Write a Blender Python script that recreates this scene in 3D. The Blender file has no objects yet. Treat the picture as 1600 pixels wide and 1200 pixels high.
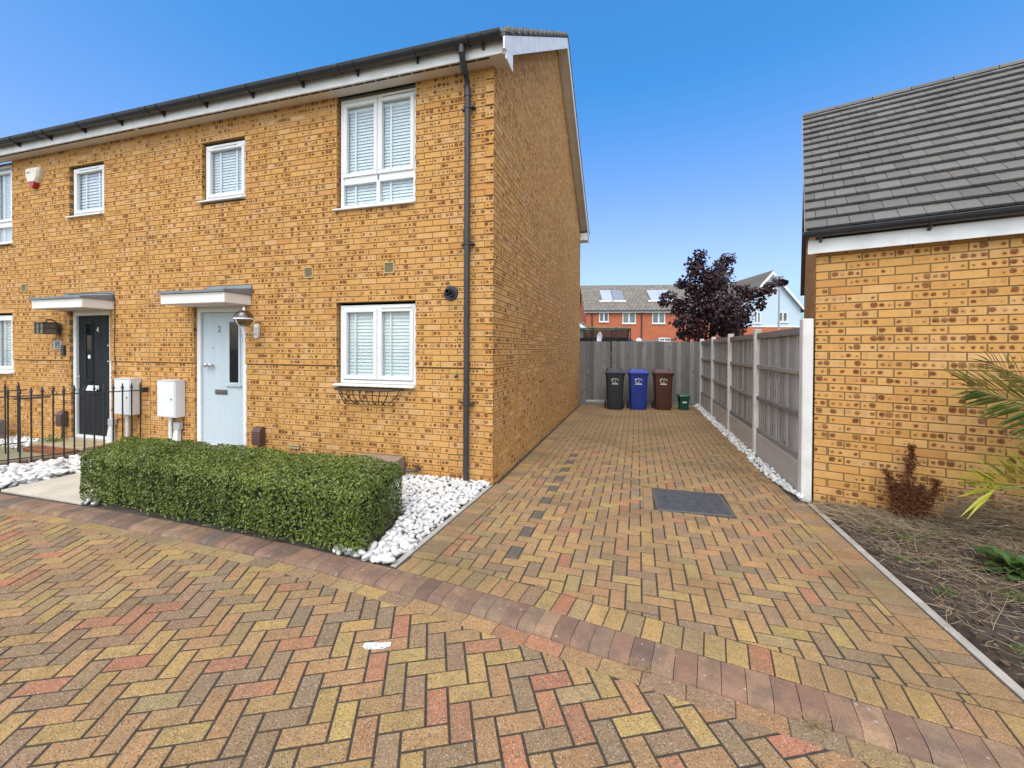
import bpy, math, random
import numpy as np
from mathutils import Vector, Matrix
random.seed(7)
rng = np.random.default_rng(7)
S = bpy.context.scene
COL = S.collection
R = math.radians

# ------------------------------------------------------------------ camera, sky, sun, exposure
CAM_R = (0.95874314, 0.28422319, 0.00536369)
CAM_U = (-0.0078058, 0.00746028, 0.99994171)
CAM_F = (-0.28416661, 0.95872912, -0.00937108)
CAM_H = 1.5874
cd = bpy.data.cameras.new('camera')
cam = bpy.data.objects.new('camera', cd)
COL.objects.link(cam)
m = Matrix.Identity(4)
for i in range(3):
    m[i][0], m[i][1], m[i][2] = CAM_R[i], CAM_U[i], -CAM_F[i]
m[2][3] = CAM_H
cam.matrix_world = m
cd.sensor_width = 36.0
cd.lens = 36.0 * 660.42 / 1600.0
cd.shift_y = -(600.0 - 552.43) / 1600.0
cd.clip_start, cd.clip_end = 0.05, 2000.0
S.camera = cam

SUN_EL, SUN_AZ = R(56), R(176)          # azimuth from +Y towards +X: the sun stands behind the camera
W = bpy.data.worlds.new('World')
S.world = W
W.use_nodes = True
nt = W.node_tree
sky = nt.nodes.new('ShaderNodeTexSky')
sky.sky_type = 'NISHITA'
sky.sun_disc = False
sky.sun_elevation = SUN_EL
sky.sun_rotation = SUN_AZ
sky.air_density = 1.0
sky.dust_density = 4.0
sky.ozone_density = 4.0
bg = nt.nodes['Background']
hs_ = nt.nodes.new('ShaderNodeHueSaturation')     # the photograph's punchy blue, the same over the whole dome
hs_.inputs['Saturation'].default_value = 1.4
sp_ = nt.nodes.new('ShaderNodeSeparateColor')
cb_ = nt.nodes.new('ShaderNodeCombineColor')
mb1, mb2, mb3 = [nt.nodes.new('ShaderNodeMath') for _ in range(3)]
mb1.operation, mb2.operation, mb3.operation = 'SUBTRACT', 'MULTIPLY', 'ADD'
nt.links.new(sky.outputs[0], hs_.inputs['Color'])
nt.links.new(hs_.outputs[0], sp_.inputs[0])
nt.links.new(sp_.outputs[2], mb1.inputs[0])
mb1.inputs[1].default_value = 2.7
mb1.use_clamp = False
mx_ = nt.nodes.new('ShaderNodeMath')
mx_.operation = 'MAXIMUM'
mx_.inputs[1].default_value = 0.0
nt.links.new(mb1.outputs[0], mx_.inputs[0])
nt.links.new(mx_.outputs[0], mb2.inputs[0])
mb2.inputs[1].default_value = 0.45
nt.links.new(mb2.outputs[0], mb3.inputs[0])
nt.links.new(sp_.outputs[0], mb3.inputs[1])
g8_, mn_, m4_ = [nt.nodes.new('ShaderNodeMath') for _ in range(3)]
g8_.operation, mn_.operation, m4_.operation = 'MULTIPLY', 'MINIMUM', 'MAXIMUM'
nt.links.new(sp_.outputs[1], g8_.inputs[0])
g8_.inputs[1].default_value = 0.78
nt.links.new(mb3.outputs[0], mn_.inputs[0])
nt.links.new(g8_.outputs[0], mn_.inputs[1])
nt.links.new(mn_.outputs[0], m4_.inputs[0])
nt.links.new(sp_.outputs[0], m4_.inputs[1])
nt.links.new(m4_.outputs[0], cb_.inputs[0])
gm_ = nt.nodes.new('ShaderNodeMath')
gm_.operation = 'MULTIPLY'
gm_.inputs[1].default_value = 1.07
nt.links.new(sp_.outputs[1], gm_.inputs[0])
nt.links.new(gm_.outputs[0], cb_.inputs[1])
nt.links.new(sp_.outputs[2], cb_.inputs[2])
nt.links.new(cb_.outputs[0], bg.inputs[0])
bg.inputs[1].default_value = 0.15
sl = bpy.data.lights.new('sun', 'SUN')
sl.energy = 0.95
sl.angle = R(176)
sl.color = (1.0, 0.87, 0.66)
so = bpy.data.objects.new('sun', sl)
COL.objects.link(so)
sd = Vector((math.sin(SUN_AZ) * math.cos(SUN_EL), math.cos(SUN_AZ) * math.cos(SUN_EL), math.sin(SUN_EL)))
so.rotation_euler = sd.to_track_quat('Z', 'Y').to_euler()
so.location = (0, -20, 30)
vs = S.view_settings
S.display_settings.display_device = 'sRGB'
vs.view_transform, vs.look, vs.gamma, vs.use_curve_mapping = 'Standard', 'None', 1.0, False
vs.exposure = 1.05
S.cycles.max_bounces = 6
S.cycles.transparent_max_bounces = 12
S.cycles.use_denoising = True

def project(p):
    q = (p[0], p[1], p[2] - CAM_H)
    d = sum(a * b for a, b in zip(q, CAM_F))
    if d < 0.1:
        return None
    return (800 + 660.42 * sum(a * b for a, b in zip(q, CAM_R)) / d, 552.43 - 660.42 * sum(a * b for a, b in zip(q, CAM_U)) / d, d)

# ------------------------------------------------------------------ helpers: objects
ORG = {}
def thing(name, label, cat, loc=(0, 0, 0), rotz=0.0, group=None):
    o = bpy.data.objects.new(name, None)
    COL.objects.link(o)
    o.empty_display_size = 0.1
    o.location = loc
    o.rotation_euler = (0, 0, rotz)
    o['label'] = label
    o['category'] = cat
    if group:
        o['group'] = group
    ORG[o.name] = np.array(loc, float) if rotz == 0 else np.zeros(3)
    return o
def tag(o, label, cat, group=None):
    o['label'] = label
    o['category'] = cat
    if group:
        o['group'] = group
    return o
def org(p):
    return ORG.get(p.name, np.zeros(3)) if p else np.zeros(3)
def link(name, me, parent=None, loc=None, kind=None, rot=None):
    o = bpy.data.objects.new(name, me)
    COL.objects.link(o)
    if parent:
        o.parent = parent
        ORG[o.name] = org(parent) if loc is None else np.zeros(3)
    if loc is not None:
        o.location = loc
    if rot is not None:
        o.rotation_euler = rot
    if kind:
        o['kind'] = kind
    return o

class MB:
    """Collects shapes into one mesh."""
    def __init__(s):
        s.v, s.f, s.r, s.l = [], [], [], []
    def add(s, vs, fs, rnd=(.5, .5, .5), loc=None):
        b = len(s.v)
        s.v += [tuple(map(float, q)) for q in vs]
        s.f += [tuple(b + i for i in q) for q in fs]
        s.r += [rnd] * len(vs)
        s.l += loc if loc else [(0, 0, 0)] * len(vs)
        return s
    def box(s, x0, x1, y0, y1, z0, z1, c=0.0, rnd=(.5, .5, .5), M=None):
        if c <= 0:
            vs = [(x, y, z) for z in (z0, z1) for y in (y0, y1) for x in (x0, x1)]
            fs = [(0, 2, 3, 1), (4, 5, 7, 6), (0, 1, 5, 4), (2, 6, 7, 3), (0, 4, 6, 2), (1, 3, 7, 5)]
        else:
            c = min(c, (x1 - x0) * .45, (y1 - y0) * .45, (z1 - z0) * .45)
            vs, idx = [], {}
            for iz, z in enumerate((z0, z1)):
                for iy, y in enumerate((y0, y1)):
                    for ix, x in enumerate((x0, x1)):
                        dx, dy, dz = (c if ix == 0 else -c), (c if iy == 0 else -c), (c if iz == 0 else -c)
                        idx[ix, iy, iz] = len(vs)
                        vs += [(x, y + dy, z + dz), (x + dx, y, z + dz), (x + dx, y + dy, z)]
            I = lambda a, b, d, k: idx[a, b, d] + k
            fs = [(I(0,0,0,0), I(0,0,1,0), I(0,1,1,0), I(0,1,0,0)), (I(1,0,0,0), I(1,1,0,0), I(1,1,1,0), I(1,0,1,0)),
                  (I(0,0,0,1), I(1,0,0,1), I(1,0,1,1), I(0,0,1,1)), (I(0,1,0,1), I(0,1,1,1), I(1,1,1,1), I(1,1,0,1)),
                  (I(0,0,0,2), I(0,1,0,2), I(1,1,0,2), I(1,0,0,2)), (I(0,0,1,2), I(1,0,1,2), I(1,1,1,2), I(0,1,1,2))]
            for a in (0, 1):
                for b in (0, 1):
                    fs.append((I(a,b,0,0), I(a,b,0,1), I(a,b,1,1), I(a,b,1,0)))
                    fs.append((I(a,0,b,0), I(a,0,b,2), I(a,1,b,2), I(a,1,b,0)))
                    fs.append((I(0,a,b,1), I(0,a,b,2), I(1,a,b,2), I(1,a,b,1)))
                    for d in (0, 1):
                        fs.append((I(a,b,d,0), I(a,b,d,1), I(a,b,d,2)))
        if M is not None:
            vs = [tuple(M @ Vector(q)) for q in vs]
        return s.add(vs, fs, rnd)
    def tube(s, pts, r, n=8, cap=True, rnd=(.5, .5, .5)):
        pts = [Vector(p) for p in pts]
        rr = r if isinstance(r, (list, tuple)) else [r] * len(pts)
        vs, fs, ref = [], [], None
        for i, p in enumerate(pts):
            t = (pts[min(i + 1, len(pts) - 1)] - pts[max(i - 1, 0)])
            t = t.normalized() if t.length > 1e-9 else Vector((0, 0, 1))
            if ref is None:
                ref = t.orthogonal().normalized()
            a = (ref - t * ref.dot(t))
            a = a.normalized() if a.length > 1e-6 else t.orthogonal().normalized()
            ref = a
            b = t.cross(a)
            for k in range(n):
                w = 2 * math.pi * k / n
                vs.append(tuple(p + (a * math.cos(w) + b * math.sin(w)) * rr[i]))
        for i in range(len(pts) - 1):
            for k in range(n):
                fs.append((i*n + k, i*n + (k+1) % n, (i+1)*n + (k+1) % n, (i+1)*n + k))
        if cap:
            fs.append(tuple(range(n))[::-1])
            fs.append(tuple((len(pts)-1)*n + k for k in range(n)))
        return s.add(vs, fs, rnd)
    def loft(s, loops, cap=True, close=True, rnd=(.5, .5, .5)):
        n = len(loops[0])
        vs = [q for l in loops for q in l]
        fs = []
        for i in range(len(loops) - 1):
            for k in range(n if close else n - 1):
                fs.append((i*n + k, i*n + (k+1) % n, (i+1)*n + (k+1) % n, (i+1)*n + k))
        if cap:
            fs.append(tuple(range(n))[::-1])
            fs.append(tuple((len(loops)-1)*n + k for k in range(n)))
        return s.add(vs, fs, rnd)
    def lathe(s, prof, cx, cy, n=16, M=None):
        loops = [[(cx + r*math.cos(2*math.pi*k/n), cy + r*math.sin(2*math.pi*k/n), z) for k in range(n)] for r, z in prof]
        if M is not None:
            loops = [[tuple(M @ Vector(q)) for q in l] for l in loops]
        return s.loft(loops)
    def prism(s, poly, ax, a0, a1, rnd=(.5, .5, .5)):
        """poly in the two other axes (cyclic order kept x,y,z), extruded along ax."""
        def P(q, w):
            return (w, q[0], q[1]) if ax == 0 else (q[0], w, q[1]) if ax == 1 else (q[0], q[1], w)
        return s.loft([[P(q, a0) for q in poly], [P(q, a1) for q in poly]], rnd=rnd)
    def mesh(s, name, mat, smooth=False, off=None):
        me = bpy.data.meshes.new(name)
        v = np.array(s.v, float).reshape(-1, 3)
        if off is not None:
            v = v - off
        me.from_pydata(v.tolist(), [], s.f)
        if mat:
            me.materials.append(mat)
        for nm, dat in (('rnd', s.r), ('loc', s.l)):
            at = me.attributes.new(nm, 'FLOAT_VECTOR', 'POINT')
            at.data.foreach_set('vector', np.array(dat, np.float32).ravel())
        me.validate()
        if smooth:
            me.polygons.foreach_set('use_smooth', [True] * len(me.polygons))
            if smooth != 'all':
                try:
                    me.set_sharp_from_angle(angle=R(40))
                except Exception:
                    pass
        me.update()
        return me
    def build(s, name, mat, parent=None, smooth=False, kind=None, label=None, bevel=0):
        # face directions are made consistent where a loft was wound the other way
        o = link(name, s.mesh(name, mat, smooth, org(parent)), parent, kind=kind)
        fixn(o.data)
        if label:
            o['label'] = label
        return o

import bmesh
def fixn(me):
    bm = bmesh.new()
    bm.from_mesh(me)
    bmesh.ops.recalc_face_normals(bm, faces=bm.faces)
    bm.to_mesh(me)
    bm.free()

# ------------------------------------------------------------------ helpers: materials
class NT:
    def __init__(s, name):
        s.m = bpy.data.materials.new(name)
        s.m.use_nodes = True
        s.t = s.m.node_tree
        s.b = s.t.nodes['Principled BSDF']
    def n(s, typ, **kw):
        q = s.t.nodes.new('ShaderNode' + typ)
        for k, v in kw.items():
            setattr(q, k, v)
        return q
    def put(s, sock, val):
        if hasattr(val, 'is_output') or isinstance(val, bpy.types.NodeSocket):
            s.t.links.new(val, sock)
        else:
            if isinstance(val, (tuple, list)) and len(val) == 3 and sock.type == 'RGBA':
                val = (*val, 1)
            sock.default_value = val
    def math(s, op, a, b=0.0, clamp=False):
        q = s.n('Math', operation=op)
        q.use_clamp = clamp
        s.put(q.inputs[0], a)
        s.put(q.inputs[1], b)
        return q.outputs[0]
    def mix(s, f, a, b, mode='MIX'):
        q = s.n('Mix', data_type='RGBA', blend_type=mode)
        s.put(q.inputs[0], f)
        s.put(q.inputs[6], a)
        s.put(q.inputs[7], b)
        return q.outputs[2]
    def pos(s, scale=(1, 1, 1), obj=False):
        g = s.n('NewGeometry').outputs['Position'] if not obj else s.n('TexCoord').outputs['Object']
        q = s.n('VectorMath', operation='MULTIPLY')
        s.put(q.inputs[0], g)
        q.inputs[1].default_value = scale
        return q.outputs[0]
    def noise(s, scale, detail=4, vec=None, rough=.55, dist=0.0):
        q = s.n('TexNoise')
        s.put(q.inputs['Vector'], vec if vec is not None else s.pos())
        q.inputs['Scale'].default_value = scale
        q.inputs['Detail'].default_value = detail
        q.inputs['Roughness'].default_value = rough
        q.inputs['Distortion'].default_value = dist
        return q.outputs['Fac']
    def ramp(s, f, lo, hi):
        q = s.n('MapRange', interpolation_type='SMOOTHSTEP')
        s.put(q.inputs[0], f)
        q.inputs[1].default_value, q.inputs[2].default_value = lo, hi
        return q.outputs[0]
    def attr(s, name):
        a = s.n('Attribute', attribute_name=name)
        x = s.n('SeparateXYZ')
        s.t.links.new(a.outputs['Vector'], x.inputs[0])
        return x.outputs, a.outputs['Vector']
    def bump(s, h, strength=.3, dist=.01):
        q = s.n('Bump')
        q.inputs['Strength'].default_value = strength
        q.inputs['Distance'].default_value = dist
        s.put(q.inputs['Height'], h)
        s.t.links.new(q.outputs[0], s.b.inputs['Normal'])
    def fin(s, col, rough=.6, metal=0.0, spec=.5):
        s.put(s.b.inputs['Base Color'], col)
        s.put(s.b.inputs['Roughness'], rough)
        s.b.inputs['Metallic'].default_value = metal
        s.b.inputs['Specular IOR Level'].default_value = spec
        return s.m

def M(name, c1, c2=None, scale=6, rough=.6, bump=0.0, bscale=60, metal=0.0, spec=.5, stretch=(1, 1, 1), var=0.0, detail=5):
    t = NT(name)
    c2 = c2 or tuple(x * .82 for x in c1)
    col = t.mix(t.ramp(t.noise(scale, detail, t.pos(stretch)), .3, .7), c1, c2)
    if var:
        rr, _ = t.attr('rnd')
        k = t.math('ADD', t.math('MULTIPLY', rr[0], var), 1 - var / 2)
        q = t.n('VectorMath', operation='SCALE')
        t.put(q.inputs[0], col)
        t.put(q.inputs['Scale'], k)
        col = q.outputs[0]
    if bump:
        t.bump(t.noise(bscale, 4, t.pos(stretch)), bump, .01)
    rg = t.math('ADD', t.math('MULTIPLY', t.noise(scale * 3, 3), .2), rough - .1)
    return t.fin(col, rg, metal, spec)

def brick_mat(name, k=1.0):
    """Buff wire-cut brick with rows of burnt spots: position on each brick from its 'loc' attribute, its luck from 'rnd'."""
    t = NT(name)
    l, _ = t.attr('loc')
    r, _ = t.attr('rnd')
    u, v = t.math('MULTIPLY', l[0], 1 / k), t.math('MULTIPLY', l[1], 1 / k)
    nz = t.noise(42, 4)
    nz2 = t.noise(170, 2)
    cell = t.math('FLOOR', t.math('DIVIDE', u, .0545))
    wn = t.n('TexWhiteNoise', noise_dimensions='2D')
    cx = t.n('CombineXYZ')
    t.put(cx.inputs[0], t.math('ADD', cell, t.math('MULTIPLY', r[0], 311.7)))
    t.put(cx.inputs[1], t.math('MULTIPLY', r[1], 177.3))
    t.t.links.new(cx.outputs[0], wn.inputs['Vector'])
    w = t.n('SeparateColor')
    t.t.links.new(wn.outputs['Color'], w.inputs[0])
    a, b, c = w.outputs
    px = t.math('ADD', t.math('MULTIPLY', t.math('ADD', cell, .5), .0545), t.math('MULTIPLY', t.math('SUBTRACT', c, .5), .016))
    dx = t.math('SUBTRACT', u, px)
    dy = t.math('SUBTRACT', v, t.math('ADD', .034, t.math('MULTIPLY', t.math('SUBTRACT', b, .5), .014)))
    ad = t.math('POWER', t.math('ADD', t.math('POWER', t.math('ABSOLUTE', t.math('MULTIPLY', dx, .92)), 2.6), t.math('POWER', t.math('ABSOLUTE', dy), 2.6)), 1 / 2.6)
    d = t.math('ADD', ad, t.math('MULTIPLY', t.math('SUBTRACT', nz, .5), .021))
    has = t.math('MULTIPLY', t.math('LESS_THAN', a, .66), t.math('LESS_THAN', r[2], .88))
    rad = t.math('MULTIPLY', has, t.math('ADD', .0055, t.math('MULTIPLY', t.math('POWER', b, 1.5), .0205)))
    spot = t.math('MULTIPLY', t.ramp(t.math('SUBTRACT', rad, d), -.0022, .0026), has)
    halo = t.math('MULTIPLY', t.ramp(t.math('SUBTRACT', rad, d), -.014, .004), t.math('MULTIPLY', has, .38))
    base = t.mix(r[0], (.60, .33, .105), (.53, .275, .082))
    base = t.mix(t.math('MULTIPLY', t.math('POWER', r[1], 4), .7), base, (.63, .39, .19))
    base = t.mix(t.math('MULTIPLY', t.math('GREATER_THAN', r[2], .97), .35), base, (.42, .135, .035))
    base = t.mix(t.math('MULTIPLY', t.ramp(t.noise(9, 4), .35, .75), .30), base, (.44, .20, .048))
    base = t.mix(t.math('MULTIPLY', t.ramp(nz2, .55, .8), .35), base, (.66, .40, .17))
    base = t.mix(t.math('MULTIPLY', t.ramp(t.noise(.8, 5), .45, .75), .16), base, (.36, .19, .07))
    base = t.mix(halo, base, (.33, .115, .028))
    dark = t.mix(t.ramp(nz2, .35, .65), (.055, .019, .008), (.20, .068, .024))
    col = t.mix(t.math('MULTIPLY', spot, .95), base, dark)
    t.bump(t.math('SUBTRACT', t.math('MULTIPLY', nz2, .5), t.math('MULTIPLY', spot, .5)), .25, .004)
    return t.fin(col, .85, 0, .25)

def paver_mat(name, speck=1.0, moss=0.0):
    t = NT(name)
    _, c = t.attr('loc')            # the paver's own colour
    r, _ = t.attr('rnd')
    f1, f2 = t.noise(110, 3, rough=.7), t.noise(260, 2, rough=.7)
    big, mid = t.noise(2.2, 4), t.noise(14, 4)
    col = t.mix(t.math('MULTIPLY', t.ramp(f1, .42, .66), .62), c, t.mix(.62, c, (.10, .065, .038)))
    col = t.mix(t.math('MULTIPLY', t.ramp(f2, .50, .68), .55), col, t.mix(.55, c, (.58, .47, .31)))
    col = t.mix(t.math('MULTIPLY', t.ramp(mid, .40, .70), .34), col, (.175, .125, .075))
    col = t.mix(t.math('MULTIPLY', t.ramp(big, .45, .75), .38), col, (.17, .13, .08))
    def specks(scale, lo, hi, size):
        wv = t.n('TexVoronoi')
        t.put(wv.inputs['Vector'], t.pos())
        wv.inputs['Scale'].default_value = scale
        pick = t.n('SeparateColor')
        t.t.links.new(wv.outputs['Color'], pick.inputs[0])
        near = t.math('LESS_THAN', t.math('ADD', wv.outputs['Distance'], t.math('MULTIPLY', f2, .25)), size)
        return t.math('MULTIPLY', near, t.math('GREATER_THAN', pick.outputs[0], hi)), t.math('MULTIPLY', near, t.math('LESS_THAN', pick.outputs[0], lo))
    w1, b1 = specks(115, .20, .84, .48)
    w2, b2 = specks(190, .24, .86, .48)
    col = t.mix(t.math('MULTIPLY', t.math('MAXIMUM', w1, w2), .40 * speck), col, (.66, .58, .45))
    col = t.mix(t.math('MULTIPLY', t.math('MAXIMUM', b1, b2), .85 * speck), col, (.055, .04, .026))
    if moss:
        col = t.mix(t.math('MULTIPLY', t.ramp(t.noise(.9, 4), .45, .7), moss), col, (.115, .095, .042))
    t.bump(t.math('ADD', f1, t.math('MULTIPLY', f2, .6)), .5, .004)
    return t.fin(col, .92, 0, .2)

def leaf_mat(name, c1, c2, c3=None, rough=.45, trans=.25, spec=.4):
    t = NT(name)
    r, _ = t.attr('rnd')
    col = t.mix(r[0], c1, c2)
    if c3:
        col = t.mix(t.math('GREATER_THAN', r[1], .93), col, c3)
    t.fin(col, rough, 0, spec)
    if trans:
        tr = t.n('BsdfTranslucent')
        t.put(tr.inputs[0], col)
        mx = t.n('MixShader')
        mx.inputs[0].default_value = trans
        t.t.links.new(t.b.outputs[0], mx.inputs[1])
        t.t.links.new(tr.outputs[0], mx.inputs[2])
        t.t.links.new(mx.outputs[0], t.t.nodes['Material Output'].inputs[0])
    return t.m

def glass_mat(name, tint=(.92, .95, .96), base=.05, rough=.02):
    t = NT(name)
    tr, gl, mx, lw = t.n('BsdfTransparent'), t.n('BsdfGlossy'), t.n('MixShader'), t.n('LayerWeight')
    tr.inputs[0].default_value = (*tint, 1)
    gl.inputs['Roughness'].default_value = rough
    lw.inputs['Blend'].default_value = .5
    t.t.links.new(t.math('ADD', t.math('MULTIPLY', t.math('POWER', lw.outputs['Facing'], 4.0), .7), base), mx.inputs[0])
    t.t.links.new(tr.outputs[0], mx.inputs[1])
    t.t.links.new(gl.outputs[0], mx.inputs[2])
    t.t.links.new(mx.outputs[0], t.t.nodes['Material Output'].inputs[0])
    return t.m

def wood_mat(name, c1, c2, c3, along='z'):
    """Weathered boards: grain along the board, knots, one tone per board from 'rnd'."""
    t = NT(name)
    r, rv = t.attr('rnd')
    st = {'z': (9, 9, .55), 'x': (.55, 9, 9), 'y': (9, .55, 9)}[along]
    off = t.n('VectorMath', operation='SCALE')
    t.put(off.inputs[0], rv)
    off.inputs['Scale'].default_value = 37.0
    ad = t.n('VectorMath', operation='ADD')
    t.put(ad.inputs[0], t.pos(st))
    t.put(ad.inputs[1], off.outputs[0])
    g = t.noise(3.5, 6, ad.outputs[0], .65, .6)
    g2 = t.noise(14, 4, ad.outputs[0], .6)
    col = t.mix(t.ramp(g, .3, .7), c1, c2)
    col = t.mix(t.math('MULTIPLY', t.ramp(g2, .52, .72), .55), col, c3)
    k = t.math('ADD', t.math('MULTIPLY', r[0], .55), .72)
    q = t.n('VectorMath', operation='SCALE')
    t.put(q.inputs[0], col)
    t.put(q.inputs['Scale'], k)
    kv = t.n('TexVoronoi')
    t.put(kv.inputs['Vector'], t.pos({'z': (6, 6, 2.6), 'x': (2.6, 6, 6), 'y': (6, 2.6, 6)}[along]))
    kv.inputs['Scale'].default_value = 1.0
    kn = t.math('LESS_THAN', kv.outputs['Distance'], .13)
    col = t.mix(t.math('MULTIPLY', kn, .6), q.outputs[0], (.05, .04, .032))
    t.bump(g2, .3, .004)
    return t.fin(col, .85, 0, .2)
# ------------------------------------------------------------------ materials
mBRICK = brick_mat('buff_spotted_brick')
mBRICKG = brick_mat('garage_buff_brick', 1.1)
mMORTAR = M('mortar', (.25, .165, .062), (.19, .125, .05), 5, .95, .3, 200)
mMORTARP = M('pale_mortar', (.52, .44, .30), (.44, .36, .23), 5, .95, .3, 200)
mUPVC = M('white_upvc', (.72, .72, .71), (.68, .68, .67), 3, .35)
mFASCIA = M('white_fascia', (.78, .78, .77), (.66, .65, .62), 4, .4, stretch=(1, 1, 2))
mSOFFIT = M('cream_soffit', (.70, .66, .58), (.62, .57, .50), 3, .6)
mGUT = M('black_gutter', (.022, .026, .032), (.035, .038, .045), 6, .38)
mPIPE = M('grey_black_pipe', (.026, .027, .030), (.038, .039, .042), 6, .45)
mGLASS = glass_mat('window_glass')
mGLASSD = glass_mat('dark_glass', (.55, .57, .57), .05)
mBLIND = M('white_blind', (.82, .84, .82), (.78, .80, .78), 2, .6)
mDARK = M('dark_room', (.03, .032, .035), (.02, .02, .022), 2, .9)
mPAVER = paver_mat('block_paver')
mPAVERD = paver_mat('drive_paver', .75, .45)
mSAND = M('dark_joint_sand', (.062, .05, .036), (.036, .03, .022), 30, .95, .4, 200)
mKERB = NT('kerb_stone')
_r, _c = mKERB.attr('loc')[1], None
_sm = mKERB.ramp(mKERB.noise(6, 5, rough=.7), .42, .62)
_k = mKERB.mix(mKERB.math('MULTIPLY', _sm, .55), _r, (.115, .088, .07))
_k = mKERB.mix(mKERB.math('MULTIPLY', mKERB.ramp(mKERB.noise(17, 4, rough=.7), .5, .7), .5), _k, (.30, .20, .115))
_k = mKERB.mix(mKERB.math('MULTIPLY', mKERB.ramp(mKERB.noise(150, 3, rough=.7), .45, .65), .45), _k, (.13, .07, .05))
_v = mKERB.n('TexVoronoi'); mKERB.put(_v.inputs['Vector'], mKERB.pos()); _v.inputs['Scale'].default_value = 24
_p = mKERB.n('SeparateColor'); mKERB.t.links.new(_v.outputs['Color'], _p.inputs[0])
_w = mKERB.math('MULTIPLY', mKERB.math('LESS_THAN', mKERB.math('ADD', _v.outputs['Distance'], mKERB.math('MULTIPLY', mKERB.noise(90, 2), .1)), .24), mKERB.math('GREATER_THAN', _p.outputs[0], .86))
_k = mKERB.mix(mKERB.math('MULTIPLY', _w, .38), _k, (.50, .46, .40))
mKERB.bump(mKERB.noise(150, 3), .6, .006)
mKERB = mKERB.fin(_k, .85, 0, .25)
mPEB = M('white_pebble', (.70, .69, .66), (.58, .57, .54), 9, .55, .15, 90, var=.5)
mSOIL = M('garden_soil', (.075, .052, .036), (.035, .025, .018), 14, .95, .8, 60, detail=8)
mCONC = M('concrete', (.42, .385, .33), (.31, .285, .24), 7, .9, .3, 140, detail=8)
mSLAB = M('cream_paving_slab', (.56, .50, .40), (.47, .42, .33), 4, .85, .2, 180, var=.10)
mIRON = M('black_iron', (.018, .016, .016), (.03, .026, .024), 20, .5)
mTARM = M('far_ground', (.16, .15, .11), (.10, .11, .06), .3, .95)

# ------------------------------------------------------------------ ground and paving
def poly_clip(poly, nx, ny, c):
    out = []
    for i in range(len(poly)):
        p, q = poly[i], poly[(i + 1) % len(poly)]
        dp, dq = nx*p[0] + ny*p[1] - c, nx*q[0] + ny*q[1] - c
        if dp <= 0:
            out.append(p)
        if dp * dq < 0:
            t = dp / (dp - dq)
            out.append((p[0] + (q[0]-p[0])*t, p[1] + (q[1]-p[1])*t))
    return out
def area(p):
    return abs(sum(p[i][0]*p[(i+1) % len(p)][1] - p[(i+1) % len(p)][0]*p[i][1] for i in range(len(p)))) / 2
KX = [-14, -9, -6.6, -4.7, -3.07, -2.38, -1.75, -1.2, -.718, -.184, .446, 1.087, 1.428, 2.2, 4.5]
KY = [2.66, 2.76, 2.80, 2.83, 2.79, 2.745, 2.685, 2.625, 2.558, 2.463, 2.362, 2.262, 2.205, 2.07, 1.66]
_xs = np.linspace(-14, 4.5, 371)
_ys = np.convolve(np.pad(np.interp(_xs, KX, KY), 12, 'edge'), np.ones(25) / 25, 'valid')
def kerb_y(x):
    return float(np.interp(x, _xs, _ys))
def kerb_n(x):
    s = (kerb_y(x + .05) - kerb_y(x - .05)) / .1
    k = math.hypot(1, s)
    return -s / k, 1 / k          # points towards the house
ROAD_Z, KW = -.03, .2
YEL, TAN, BRN, RED, GRY, OLV, ORG_ = (.42, .27, .085), (.39, .215, .09), (.26, .165, .095), (.42, .15, .08), (.22, .155, .095), (.33, .235, .10), (.41, .22, .09)
def pick(ws):
    c = random.choices([YEL, TAN, BRN, RED, GRY, OLV, ORG_], ws)[0]
    k = random.uniform(.86, 1.12)
    return tuple((x*.76 + g*.24) * k * random.uniform(.95, 1.05) for x, g in zip(c, (.285, .18, .08)))
W_ROAD = (24, 26, 21, 11, 6, 5, 10)
W_DRIVE = (16, 38, 19, 5, 2, 4, 18)
def prism_into(mb, poly, zt, col, dep=.035, ch=.0035):
    cx, cy = sum(p[0] for p in poly)/len(poly), sum(p[1] for p in poly)/len(poly)
    n = len(poly)
    ins = []
    for x, y in poly:
        d = math.hypot(x-cx, y-cy) or 1
        k = max(0, 1 - 1.35*ch/d)
        ins.append((cx + (x-cx)*k, cy + (y-cy)*k))
    vs = [(x, y, zt) for x, y in ins] + [(x, y, zt - ch*.8) for x, y in poly] + [(x, y, zt - dep) for x, y in poly]
    if sum(poly[i][0]*poly[(i+1) % n][1] - poly[(i+1) % n][0]*poly[i][1] for i in range(n)) < 0:
        fs = [tuple(range(n))[::-1]] + [(i, i+n, (i+1) % n + n, (i+1) % n) for i in range(n)] + [(i+n, i+2*n, (i+1) % n + 2*n, (i+1) % n + n) for i in range(n)]
    else:
        fs = [tuple(range(n))] + [(i, (i+1) % n, (i+1) % n + n, i+n) for i in range(n)] + [(i+n, (i+1) % n + n, (i+1) % n + 2*n, i+2*n) for i in range(n)]
    mb.add(vs, fs, (random.random(), random.random(), random.random()), [col] * len(vs))
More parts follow.
